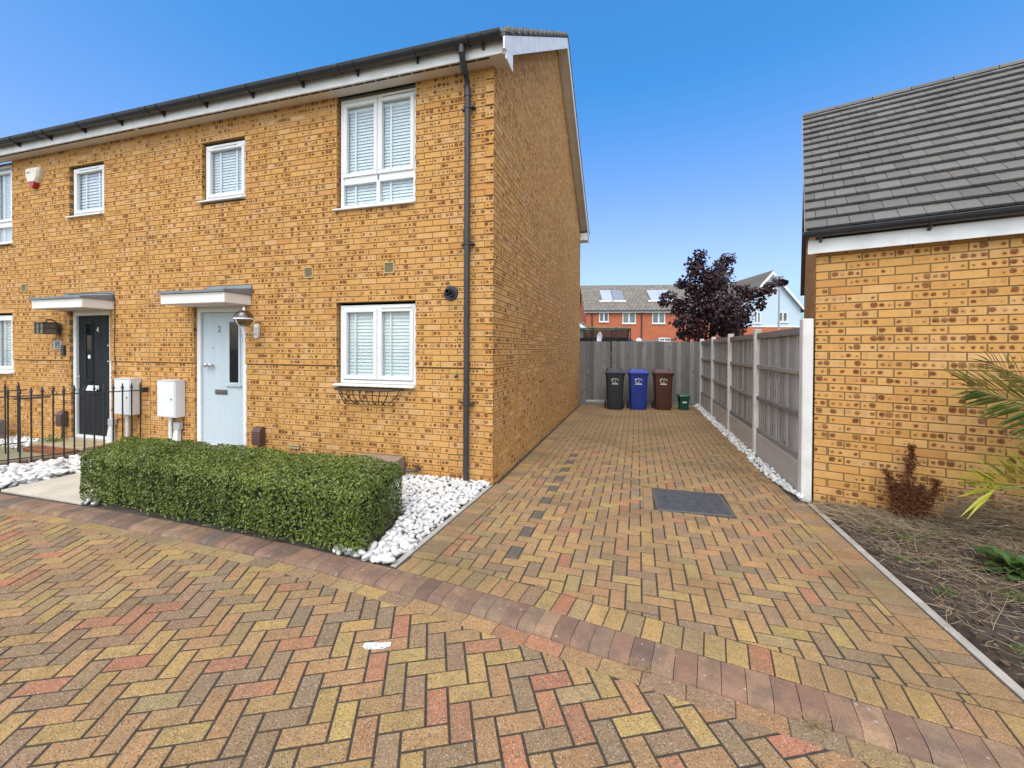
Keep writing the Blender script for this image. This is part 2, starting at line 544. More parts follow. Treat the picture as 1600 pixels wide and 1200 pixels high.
def lay(pieces, parent, mat, zt, ws, name='paver', most=300):
    """pieces: (polygon, colour or None, kept whole: (cx, cy, angle, kind) or None). The 300 that show largest become parts, the rest one stuff part."""
    pool = {}
    def worth(p):
        cx, cy = sum(q[0] for q in p[0])/len(p[0]), sum(q[1] for q in p[0])/len(p[0])
        s = project((cx, cy, zt))
        if not s or not (-15 < s[0] < 1615 and s[1] < 1212):
            return 0
        return area(p[0]) / s[2]**3
    pieces = sorted(pieces, key=worth, reverse=True)
    rest = MB()
    for i, (poly, col, whole) in enumerate(pieces):
        z = zt + random.uniform(-.0018, .0018)
        if i < most and worth((poly, 0, 0)) > 0:
            if whole and col is None:
                cx, cy, ang, kind = whole
                key = (kind, random.randrange(36))
                if key not in pool:
                    mb = MB()
                    prism_into(mb, [(q[0]-cx, q[1]-cy) for q in poly], 0, pick(ws))
                    pool[key] = mb.mesh(name, mat)
                link(name, pool[key], parent, (cx, cy, z), rot=(random.uniform(-.006, .006), random.uniform(-.006, .006), random.uniform(-.008, .008)))
            else:
                mb = MB()
                cx, cy = sum(q[0] for q in poly)/len(poly), sum(q[1] for q in poly)/len(poly)
                prism_into(mb, [(q[0]-cx, q[1]-cy) for q in poly], 0, col or pick(ws))
                link(name, mb.mesh(name, mat), parent, (cx, cy, z))
        else:
            prism_into(rest, poly, z, col or pick(ws))
    if rest.v:
        link('paving_beyond', rest.mesh('paving_beyond', mat), parent, kind='stuff')
def herringbone(x0, x1, y0, y1, ang, ox, oy, hand=1, u=.1, gap=.0058):
    """Yields (rectangle, (cx, cy, ang, kind), column, row) for 200 x 100 pavers around (ox, oy)."""
    ca, sa = math.cos(ang), math.sin(ang)
    xs = [(x-ox)*ca + (y-oy)*sa for x in (x0, x1) for y in (y0, y1)]
    ys = [-(x-ox)*sa + (y-oy)*ca for x in (x0, x1) for y in (y0, y1)]
    for i in range(int(min(xs)/u) - 3, int(max(xs)/u) + 3):
        for j in range(int(min(ys)/u) - 3, int(max(ys)/u) + 3):
            k = (i + j * hand) % 4
            if k == 0:
                a0, a1, b0, b1, kind = i*u, (i+2)*u, j*u, (j+1)*u, 'h'
            elif k == (2 if hand == 1 else 3):
                a0, a1, b0, b1, kind = i*u, (i+1)*u, j*u, (j+2)*u, 'v'
            else:
                continue
            a0, a1, b0, b1 = a0+gap, a1-gap, b0+gap, b1-gap
            W2 = lambda a, b: (ox + a*ca - b*sa, oy + a*sa + b*ca)
            c = W2((a0+a1)/2, (b0+b1)/2)
            if x0-.2 < c[0] < x1+.2 and y0-.2 < c[1] < y1+.2:
                yield [W2(a0, b0), W2(a1, b0), W2(a1, b1), W2(a0, b1)], (c[0], c[1], ang, kind), i, j

def sheet(name, pts, z, mat, kind='structure'):
    me = bpy.data.meshes.new(name)
    me.from_pydata([(x, y, z) for x, y in pts], [], [tuple(range(len(pts)))])
    me.materials.append(mat)
    o = link(name, me, kind=kind)
    fixn(me)
    if me.polygons[0].normal.z < 0:
        me.flip_normals()
    return o
sheet('ground', [(-400, -400), (400, -400), (400, 400), (-400, 400)], -.12, mTARM)

# the road: herringbone at 27 degrees to the kerb, one course of stretchers along the kerb
kxs = np.arange(-14, 4.51, .1)
road = sheet('road', [(4.5, -14), (-14, -14)] + [(x, kerb_y(x) - .06) for x in kxs], ROAD_Z - .0048, mSAND)
pcs = []
for rect, whole, i, j in herringbone(-10, 3.4, .15, 2.8, R(27.2), -.947 + .1*math.sin(R(27.2)), 1.574 - .1*math.cos(R(27.2))):
    cx = whole[0]
    nx, ny = kerb_n(cx)
    lim = nx*cx + ny*kerb_y(cx) - KW - .108
    q = poly_clip(rect, nx, ny, lim)
    if len(q) >= 3 and area(q) > .0003:
        pcs.append((q, None, whole if area(q) > .0172 else None))
def along_kerb(step, off0, off1, x0, x1, gap=.004):
    x = x0
    while x < x1:
        nx, ny = kerb_n(x)
        x2 = x + step * ny
        n2 = kerb_n(x2)
        a, b = (x, kerb_y(x)), (x2, kerb_y(x2))
        g = gap * .5
        tx, ty = ny, -nx
        yield [(a[0] + nx*off0 + tx*g, a[1] + ny*off0 + ty*g), (b[0] + n2[0]*off0 - tx*g, b[1] + n2[1]*off0 - ty*g),
               (b[0] + n2[0]*off1 - tx*g, b[1] + n2[1]*off1 - ty*g), (a[0] + nx*off1 + tx*g, a[1] + ny*off1 + ty*g)], x
        x = x2
for q, x in along_kerb(.206, -KW - .106, -KW - .002, -10, 3.4):
    pcs.append((q, pick((14, 22, 22, 14, 14, 20, 8)), None))
lay(pcs, road, mPAVER, ROAD_Z, W_ROAD)

# the kerb: bullnosed blocks, flush with the drive and a small step above the road
kb = MB()
for i in range(len(kxs) - 1):
    a, b = kxs[i], kxs[i+1]
    na, nb = kerb_n(a), kerb_n(b)
    kb.add([(a, kerb_y(a)+.0, -.012), (b, kerb_y(b)+.0, -.012), (b - nb[0]*KW*.95, kerb_y(b) - nb[1]*KW*.95, -.036), (a - na[0]*KW*.95, kerb_y(a) - na[1]*KW*.95, -.036)], [(0, 1, 2, 3)])
kerb = link('kerb', kb.mesh('kerb', mSAND), kind='structure')
fixn(kerb.data)
KC = [(.25, .142, .092), (.22, .13, .088), (.27, .165, .10), (.15, .095, .07), (.31, .195, .115), (.23, .155, .10), (.125, .10, .08)]
def kerb_block(mb, q, x, z0):
    # q: front-left, front-right, back-right, back-left (front = road side)
    fl, fr, br, bl = [Vector((p[0], p[1], 0)) for p in q]
    prof = [(1.0, -.004), (.985, 0), (.34, 0), (.20, -.004), (.10, -.012), (.03, -.024), (0, -.036), (0, -.06)]
    g = random.uniform(.0, .004)
    loops = []
    for p, s in ((bl, fl), (br, fr)):
        loops.append([tuple(s.lerp(p, t) + Vector((0, 0, z + z0 - g*0))) for t, z in prof])
    vs = loops[0] + loops[1]
    n = len(prof)
    fs = [(i, i+1, n+i+1, n+i) for i in range(n-1)] + [tuple(range(n))[::-1], tuple(range(n, 2*n))]
    c = random.choices(KC, (20, 20, 18, 9, 10, 14, 6))[0]
    k = random.uniform(.9, 1.15)
    mb.add(vs, fs, (random.random(),)*3, [tuple(v*k for v in c)] * len(vs))
for q, x in along_kerb(.1065, -KW, 0, -13.5, 4.2, .003):
    c = [(a[0]) for a in q]
    cx, cy = sum(p[0] for p in q)/4, sum(p[1] for p in q)/4
    mb = MB()
    kerb_block(mb, [(p[0]-cx, p[1]-cy) for p in q], x, 0)
    me = mb.mesh('kerb_stone', mKERB)
    fixn(me)
    link('kerb_stone', me, kerb, (cx, cy, random.uniform(-.002, .001)), rot=(0, 0, random.uniform(-.01, .01)))

# the driveway
def edge_l(y):
    return -1.715 + (y - 2.69) * .035 if y < 4.72 else -1.615
def edge_r(y):
    return 1.70
MH = (0.175, 0.915, 4.43, 5.14)     # the manhole cover's frame
drive = sheet('driveway', [(-1.75, kerb_y(-1.75) - .06)] + [(x, kerb_y(x) - .06) for x in kxs if -1.7 < x < 1.75] + [(1.76, kerb_y(1.76) - .06), (1.76, 13.4), (-1.60, 12.6), (-1.60, 4.72)], -.0048, mSAND)
pcs = []
for rect, whole, i, j in herringbone(-1.8, 1.8, 2.0, 13.5, 0.0, -.96, 2.97, -1):
    cx, cy = whole[:2]
    nx, ny = kerb_n(cx)
    q = poly_clip(rect, -nx, -ny, -(nx*cx + ny*kerb_y(cx) + .212))
    q = poly_clip(q, -1, .035 if cy < 4.72 else 0, -(edge_l(cy) + .262 - (.035*cy if cy < 4.72 else 0)))
    q = poly_clip(q, 1, 0, edge_r(cy) - .212)
    q = poly_clip(q, -.25, .968, (-.25*-1.5 + .968*12.43))
    if len(q) < 3:
        continue
    x0, x1, y0, y1 = MH[0]-.105, MH[1]+.105, MH[2]-.01, MH[3]+.01
    if x0-.1 < cx < x1+.1 and y0-.1 < cy < y1+.1:
        o = [(x0 - cx, 1, 0, x0), (cx - x1, -1, 0, -x1), (y0 - cy, 0, 1, y0), (cy - y1, 0, -1, -y1)]
        o = max(o)
        q = poly_clip(q, *o[1:])
    if len(q) >= 3 and area(q) > .0003:
        col = None
        if whole[3] == 'v' and i == 0 and 3.0 < cy < 6.5:
            col = (.075, .072, .068)
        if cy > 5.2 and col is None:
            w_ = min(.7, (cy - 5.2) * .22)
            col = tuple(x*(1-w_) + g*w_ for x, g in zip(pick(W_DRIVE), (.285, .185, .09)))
        pcs.append((q, col, whole if area(q) > .0172 else None))
y = kerb_y(-1.6) + .10
while y < 12.4:                    # header course beside the house
    a = edge_l(y) + .056
    nx, ny = kerb_n(a + .1)
    q = poly_clip([(a, y+.005), (a+.198, y+.005), (a+.198, y+.1), (a, y+.1)], -nx, -ny, -(nx*(a+.1) + ny*kerb_y(a+.1) + .212))
    if len(q) >= 3 and area(q) > .0003:
        pcs.append((q, pick((8, 34, 30, 4, 10, 12, 4)), None))
    y += .104
y = kerb_y(1.6) + .10
while y < 13.1:                    # header course on the fence side
    a = edge_r(y) - .206
    nx, ny = kerb_n(a + .1)
    q = poly_clip([(a, y+.005), (a+.198, y+.005), (a+.198, y+.1), (a, y+.1)], -nx, -ny, -(nx*(a+.1) + ny*kerb_y(a+.1) + .212))
    if len(q) >= 3 and area(q) > .0003:
        pcs.append((q, pick((8, 36, 26, 6, 8, 12, 6)), None))
    y += .104
y = MH[2]
while y < MH[3] - .02:             # cut blocks either side of the manhole
    for a in (MH[0]-.102, MH[1]+.006):
        pcs.append(([(a, y+.003), (a+.096, y+.003), (a+.096, y+.1), (a, y+.1)], pick(W_DRIVE), None))
    y += .1025
for q, x in along_kerb(.1065, .006, .204, -1.66, 1.68, .007):
    pcs.append((q, pick((40, 26, 6, 10, 0, 10, 10)), None))
lay(pcs, drive, mPAVERD, 0.0, W_DRIVE)

# edging strips
def strip(name, pts, w, z0, z1, mat):
    mb = MB()
    for i in range(len(pts) - 1):
        a, b = Vector((*pts[i], 0)), Vector((*pts[i+1], 0))
        t = (b - a).normalized()
        n = Vector((-t.y, t.x, 0)) * w
        L = [a, b, b+n, a+n]
        mb.loft([[(p.x, p.y, z0) for p in L], [(p.x, p.y, z1-.004) for p in L], [(p.x + (L[(k+2) % 4]-p).normalized().x*.004, p.y + (L[(k+2) % 4]-p).normalized().y*.004, z1) for k, p in enumerate(L)]])
    o = mb.build(name, mat)
    o['kind'] = 'structure'
    return o
strip('path_edging', [(-1.672 , 2.70), (-1.606, 4.66)], .045, -.1, .005, mCONC)
strip('drive_edging', [(1.702, 2.05), (1.702, 3.0)], -.05, -.1, .005, mCONC)
strip('drive_edging', [(1.702, 3.008), (1.702, 4.0)], -.05, -.1, .003, mCONC)
strip('drive_edging', [(1.703, 4.008), (1.712, 5.08)], -.05, -.1, .004, mCONC)

# manhole cover: ribbed steel with keyholes, in a ragged mortar bed
mh = thing('manhole_cover', 'grey ribbed metal manhole cover set into the block paved drive', 'manhole', ((MH[0]+MH[1])/2, (MH[2]+MH[3])/2, 0), R(3.2))
mSTEEL = M('galvanised_cover', (.125, .122, .118), (.085, .083, .08), 12, .55, .2, 120, .4)
b = MB(); b.box(-.36, .36, -.345, .345, -.03, -.0005)
b.build('bedding', M('bedding_mortar', (.13, .115, .09), (.07, .062, .05), 40, .95, .6, 100), mh)
b = MB(); b.box(-.335, .335, -.325, .325, -.02, .004, .003)
cover = b.build('lid', mSTEEL, mh)
b = MB()
for i in range(31):
    x = -.315 + i * .021
    b.box(x, x+.009, -.305, .305, .003, .008, .002)
b.build('ribs', mSTEEL, mh, kind='stuff')
for sx in (-1, 1):
    b = MB(); b.lathe([(0, .0095), (.012, .0095), (.012, .004)], sx*.25, .12*sx*-.4, 10)
    b.build('keyhole', mIRON, mh)
b = MB(); b.box(-.06, .07, -.272, -.247, .004, .0095, .002)
b.build('maker_plate', M('worn_plate', (.06, .062, .066), (.03, .03, .032), 90, .6), mh)

# ------------------------------------------------------------------ beds of white pebbles
def pebble_mesh(flat):
    bm = bmesh.new()
    bmesh.ops.create_icosphere(bm, subdivisions=2, radius=1)
    a = Vector((random.uniform(.8, 1.25), random.uniform(.65, .95), random.uniform(*flat)))
    ph = [random.uniform(0, 6.3) for _ in range(6)]
    for v in bm.verts:
        c = v.co
        k = 1 + .10*math.sin(2.1*c.x*1.6 + ph[0]) + .09*math.sin(2.7*c.y*1.5 + ph[1]) + .08*math.sin(2.4*c.z + ph[2]) + .05*math.sin(4*c.x + 3*c.y + ph[3])
        v.co = Vector((c.x*a.x*k, c.y*a.y*k, c.z*a.z*k))
    me = bpy.data.meshes.new('pebble')
    bm.to_mesh(me); bm.free()
    me.polygons.foreach_set('use_smooth', [True] * len(me.polygons))
    me.materials.append(mPEB)
    at = me.attributes.new('rnd', 'FLOAT_VECTOR', 'POINT')
    at.data.foreach_set('vector', np.tile(np.array([random.random(), 0, 0], np.float32), len(me.vertices)))
    return me
PEB = [pebble_mesh((.5, .8)) for _ in range(16)]
PEBF = [pebble_mesh((.33, .5)) for _ in range(12)]
def np_of(me):
    v = np.empty(len(me.vertices)*3, np.float32); me.vertices.foreach_get('co', v)
    f = np.empty(len(me.loops), np.int32); me.loops.foreach_get('vertex_index', f)
    return v.reshape(-1, 3), f.reshape(-1, 3)
def np_mesh(name, V, F, mat, rnd=None, smooth=True, n=3):
    me = bpy.data.meshes.new(name)
    me.vertices.add(len(V)); me.vertices.foreach_set('co', V.astype(np.float32).ravel())
    me.loops.add(F.size); me.loops.foreach_set('vertex_index', F.astype(np.int32).ravel())
    me.polygons.add(len(F)); me.polygons.foreach_set('loop_start', np.arange(len(F), dtype=np.int32) * n)
    me.update(calc_edges=True)
    me.polygons.foreach_set('use_smooth', np.full(len(F), smooth))
    if rnd is not None:
        at = me.attributes.new('rnd', 'FLOAT_VECTOR', 'POINT')
        at.data.foreach_set('vector', rnd.astype(np.float32).ravel())
    me.materials.append(mat)
    me.update()
    return me
def eul(a, b, c):
    return np.array(Matrix.Rotation(c, 3, 'Z') @ Matrix.Rotation(b, 3, 'Y') @ Matrix.Rotation(a, 3, 'X'))
def pebbles(parent, spots, pool, most):
    """spots: (x, y, z, size)"""
    def worth(s):
        q = project(s[:3])
        return 0 if not q or not (-5 < q[0] < 1605 and q[1] < 1205) else s[3]**2 / q[2]**2
    spots = sorted(spots, key=worth, reverse=True)
    VV, FF, RR, nb = [], [], [], 0
    for i, (x, y, z, s) in enumerate(spots):
        me = random.choice(pool)
        rot = (random.gauss(0, .35), random.gauss(0, .35), random.uniform(0, 6.28))
        if i < most:
            o = link('pebble', me, parent, (x, y, z), rot=rot)
            o.scale = (s, s, s)
        else:
            v, f = np_of(me)
            VV.append(v @ eul(*rot).T * s + np.array([x, y, z])); FF.append(f + nb); nb += len(v)
            RR.append(np.tile([random.random(), 0, 0], (len(v), 1)))
    if VV:
        link('pebbles_between', np_mesh('pebbles_between', np.vstack(VV), np.vstack(FF), mPEB, np.vstack(RR)), parent, kind='stuff')
bedA = sheet('pebble_bed', [(-7.2, 2.86), (-1.7, 2.70), (-1.64, 4.67), (-7.2, 4.67)], -.02, M('dark_bed', (.10, .085, .065), (.06, .05, .04), 20, .95))
sp = []
for lay_ in range(2):
    y = 2.73
    while y < 4.66:
        x = -3.4
        while x < edge_l(y) + .02:
            px, py = x + random.uniform(-.02, .02), y + random.uniform(-.02, .02)
            front = py < 3.0
            inside = px < -2.03 + (py - 3.1)*-.18 and 2.82 < py < 3.62
            if not inside and py > kerb_y(px) + .04 and px < edge_l(py) - .012 and not (front and px < -2.3 and random.random() < .8):
                s = random.uniform(.020, .034) * (1.15 if py < 3.1 else 1)
                if py < 3.0 and lay_ == 0 and random.random() < .3:
                    s *= 1.35
                sp.append((px, py, .0 + lay_*.026 + random.uniform(-.006, .008), s))
            x += .054
        y += .052
pebbles(bedA, sp, PEB, 240)
bedB = sheet('pebble_bed', [(-8.1, 2.84), (-6.72, 2.84), (-6.72, 4.6), (-7.4, 4.6)], -.018, M('dark_bed_side', (.10, .085, .065), (.06, .05, .04), 20, .95))
sp = []
for lay_ in range(2):
    y = 2.88
    while y < 4.5:
        x = -8.25
        while x < -6.78:
            px, py = x + random.uniform(-.03, .03), y + random.uniform(-.03, .03)
            left = -7.95 + (py - 3.4) * .516 + .05
            if px > left:
                sp.append((px, py, lay_*.04 + random.uniform(-.01, .012), random.uniform(.035, .068)))
            x += .085
        y += .08
for px, py in ((-5.37, 2.90), (-5.30, 2.93), (-5.43, 2.94), (-5.24, 2.885), (-5.36, 2.97), (-5.48, 2.985)):
    sp.append((px, py, .012, random.uniform(.03, .042)))
pebbles(bedB, sp, PEBF, 200)
bedC = sheet('pebble_bed', [(1.60, 5.1), (1.72, 5.1), (1.72, 13.2), (1.60, 13.2)], .004, M('dark_bed_strip', (.10, .085, .065), (.06, .05, .04), 20, .95))
sp = []
y = 5.12
while y < 13.1:
    for k in range(4):
        px = random.uniform(1.565 + max(0, (6.0 - y))*.10, 1.68)
        sp.append((px, y + random.uniform(-.02, .02), .012 + max(0, (px - 1.58))*.42 + random.uniform(-.005, .015), random.uniform(.016, .03)))
    y += .040
pebbles(bedC, sp, PEB, 60)

# ------------------------------------------------------------------ the slabs to the light blue door, and next door's front garden
path = sheet('path', [(-6.76, 2.82), (-5.36, 2.84), (-5.36, 4.66), (-6.76, 4.66)], -.016, mSAND)
for (x0, x1, y0, y1) in ((-6.74, -6.19, 2.865, 3.03), (-6.185, -5.42, 2.865, 3.03), (-6.74, -6.165, 3.035, 3.62), (-6.16, -5.42, 3.035, 3.30), (-6.16, -5.42, 3.305, 3.9), (-6.74, -6.165, 3.625, 4.2), (-6.16, -5.42, 3.905, 4.64), (-6.74, -6.165, 4.205, 4.64)):
    mb = MB(); mb.box(x0, x1, y0, y1, -.03, .006, .003, (random.random(), random.random(), random.random()))
    link('paving_slab', mb.mesh('paving_slab', mSLAB), path)
sheet('front_garden', [(-13, 2.8), (-8.15, 2.8), (-7.3, 4.67), (-13, 4.67)], -.01, M('mossy_garden_slab', (.27, .24, .14), (.19, .18, .09), 2.2, .9, .3, 60))
mDECK = wood_mat('old_sleeper', (.23, .155, .09), (.17, .115, .065), (.09, .06, .035), 'x')
# two sleepers along the foot of the railing, and a wooden step with a red mat before the black door
for i, (a, b_) in enumerate((((-8.22, 2.9), (-7.86, 3.62)), ((-7.855, 3.63), (-7.33, 4.64)))):
    v = Vector((b_[0]-a[0], b_[1]-a[1], 0))
    mx = Matrix.Translation((a[0]-.06, a[1], 0)) @ Matrix.Rotation(math.atan2(v.y, v.x), 4, 'Z')
    mb = MB(); mb.box(0, v.length, 0, .11, -.03, .055, .008, M=mx)
    tag(mb.build('sleeper', mDECK), ['weathered timber sleeper at the foot of the railing, nearer the road', 'weathered timber sleeper at the foot of the railing, nearer the house'][i], 'sleeper', 'timber sleepers under the railing')
st = thing('door_step', 'low wooden step with a reddish board in front of the black door', 'step', (-8.6, 4.45, 0))
mb = MB(); mb.box(-9.2, -8.0, 4.25, 4.66, -.02, .07, .008); mb.build('platform', M('pale_step', (.42, .33, .19), (.33, .25, .14), 4, .85), st)
mb = MB(); mb.box(-9.0, -8.05, 4.06, 4.245, -.02, .045, .006); mb.build('board', wood_mat('red_brown_board', (.27, .105, .05), (.21, .08, .04), (.12, .05, .03), 'x'), st)
# ------------------------------------------------------------------ brick walls
def brick_into(mb, a, b, z0, z1, off, O, U, N, c=.0022, dep=.1, u0=None):
    O, U, N = Vector(O), Vector(U), Vector(N)
    P = lambda u, z, w: tuple(O + U*u + Vector((0, 0, z)) + N*w)
    j = random.uniform(-.0012, .0012)
    f, e, k = off + j, off + j - c, off - dep
    F = [(a+c, z0+c), (b-c, z0+c), (b-c, z1-c), (a+c, z1-c)]
    E = [(a, z0), (b, z0), (b, z1), (a, z1)]
    vs = [P(u, z, f) for u, z in F] + [P(u, z, e) for u, z in E] + [P(u, z, k) for u, z in E]
    base = a if u0 is None else u0
    lc = [(u-base, z-z0, 0) for u, z in F] + [(u-base, z-z0, 0) for u, z in E]*2
    ends = [(a, z0, e), (a, z0, k), (a, z1, k), (a, z1, e), (b, z0, e), (b, z0, k), (b, z1, k), (b, z1, e)]
    vs += [P(*q) for q in ends]
    lc += [(.5 + abs(w-e), z-z0, 0) for u, z, w in ends]
    fs = [(0, 1, 2, 3)] + [(i, i+4, (i+1) % 4 + 4, (i+1) % 4) for i in range(4)] + [(4, 8, 9, 5), (6, 10, 11, 7), (12, 13, 14, 15), (16, 19, 18, 17)]
    flip = U.cross(Vector((0, 0, 1))).dot(N) < 0
    if flip:
        fs = [q[::-1] for q in fs]
    mb.add(vs, fs, (random.random(), random.random(), random.random()), lc)
def course(u0, u1, shift, L, holes, gap=.005):
    """Brick spans of one course, cut at holes [(a, b)]."""
    spans, u = [], u0 + shift
    free, x = [], u0
    for a, b in sorted(holes):
        if b <= x or a >= u1:
            continue
        if a > x:
            free.append((x, a))
        x = max(x, b)
    if x < u1:
        free.append((x, u1))
    while u < u1:
        for a, b in free:
            s, e = max(u, a), min(u + L, b)
            if e - s > .018:
                spans.append((s + (gap if s > a + 1e-6 else 0), e - (gap if e < b - 1e-6 else 0), u + gap))
        u += L
    return spans
def wall(parent, O, U, N, u0, u1, z0, z1, holes, mat, most, offf=lambda u, z: 0.0, L=.225, H=.075, phase=0, top=None, hidden=None, ends=(None, None), mats=None, right=False, lead=None):
    """Bricks laid one by one in stretcher bond; the nearest become parts of the wall, the rest one stuff part; mortar set back behind them."""
    Z = Vector((0, 0, 1))
    O_, U_, N_ = Vector(O), Vector(U), Vector(N)
    mort, mortp = MB(), MB()
    brs = []
    n = int(math.ceil((z1 - z0) / H - 1e-6))
    for k in range(n):
        a, b = z0 + k*H + H*.067, z0 + (k+1)*H - H*.067
        if abs(z0 + (k+1)*H - BAND) < .01 and mats:
            b -= .011
        if b > z1 + .03:
            b = z1
            if b - a < .02:
                continue
        hs = [(q[0], q[1]) for q in holes if q[2] < (a+b)/2 < q[3]]
        s0, s1 = u0, u1
        m_a, m_b = u0 + (.014 if ends[0] is not None else 0), u1 - (.014 if ends[1] is not None else 0)
        if ends[0] is not None and (k + ends[0]) % 2:
            s0 = u0 + L/2
        if ends[1] is not None and (k + ends[1]) % 2:
            s1 = u1 - L/2 
        if top:
            t0, t1 = top(a + H*.5)
            s0, s1 = max(s0, t0), min(s1, t1)
            if s1 - s0 < .05:
                continue
        sh = -((s0 - u0) + (0 if (k + phase) % 2 == 0 else L/2)) % L
        if right:
            sh = (s1 - s0) % L
        if lead and s0 == u0:
            s0 -= lead(a)
        for s, e, ub in course(s0, s1, sh - L if sh > 1e-6 else 0, L, hs, H*.067):
            brs.append((s, e, a, b, offf((s+e)/2, (a+b)/2), ub))
        # mortar behind this course
        free, x = [], s0
        m0, m1 = z0 + k*H, min(z0 + (k+1)*H, z1)
        fr, x = [], (m_a if not top else max(m_a, s0))
        for p, q in sorted(hs):
            if p > x:
                fr.append((x, p - .006))
            x = max(x, q + .006)
        if x < (m_b if not top else s1):
            fr.append((x, (m_b if not top else s1)))
        for p, q in fr:
            w = min(offf(p + .01, (a+b)/2), offf(q - .01, (a+b)/2)) - .0065
            Q = lambda u, z, d: tuple(O_ + U_*u + Z*z + N_*d)
            tgt = mortp if (mats and z1 - m0 < .27) else mort
            tgt.add([Q(p, m0, w), Q(q, m0, w), Q(q, m1, w), Q(p, m1, w), Q(p, m0, w-.1), Q(q, m0, w-.1), Q(q, m1, w-.1), Q(p, m1, w-.1)],
                     [(0, 1, 2, 3), (0, 4, 5, 1), (3, 2, 6, 7), (0, 3, 7, 4), (1, 5, 6, 2), (7, 6, 5, 4)])
    w = mort.build('wall', mMORTAR, parent)
    if mortp.v:
        mortp.build('pale_joint', mMORTARP, w)
    pm = parent.matrix_basis if parent.rotation_euler.z else Matrix.Identity(4)
    def worth(q):
        c = O_ + U_*((q[0]+q[1])/2) + Z*((q[2]+q[3])/2)
        c = pm @ c
        s = project(c)
        if not s or not (-10 < s[0] < 1610 and -5 < s[1] < 1205) or (hidden and hidden(c, q)):
            return 0
        nn = pm.to_3x3() @ N_
        v = (Vector((0, 0, CAM_H)) - c)
        return max(0, nn.dot(v.normalized())) * (q[1]-q[0]) / v.length**2
    brs.sort(key=worth, reverse=True)
    rest, pool = MB(), {}
    og = Vector(org(parent))
    for i, q in enumerate(brs):
        s, e, a, b, off, ub = q
        if i < most and worth(q) > 0:
            c = O_ + U_*((s+e)/2) + Z*((a+b)/2) + N_*off
            full = abs((e - s) - (L - 2*H*.067)) < .002
            key = random.randrange(130) if full else None
            if key is None or key not in pool:
                mb = MB()
                brick_into(mb, s, e, a, b, off, O_ - c, U, N, u0=ub)
                me = mb.mesh('brick', mat)
                if key is not None:
                    pool[key] = me
            else:
                me = pool[key]
            link('brick', me, w, tuple(c - og))
        else:
            brick_into(rest, s, e, a, b, off, O, U, N, u0=ub)
    if rest.v:
        link('brickwork', rest.mesh('brickwork', mat, off=np.array(og)), w, kind='stuff')
    return w

mBOUNCE = M('pale_room_bounce', (.45, .45, .44), (.40, .40, .39), 2, .9)
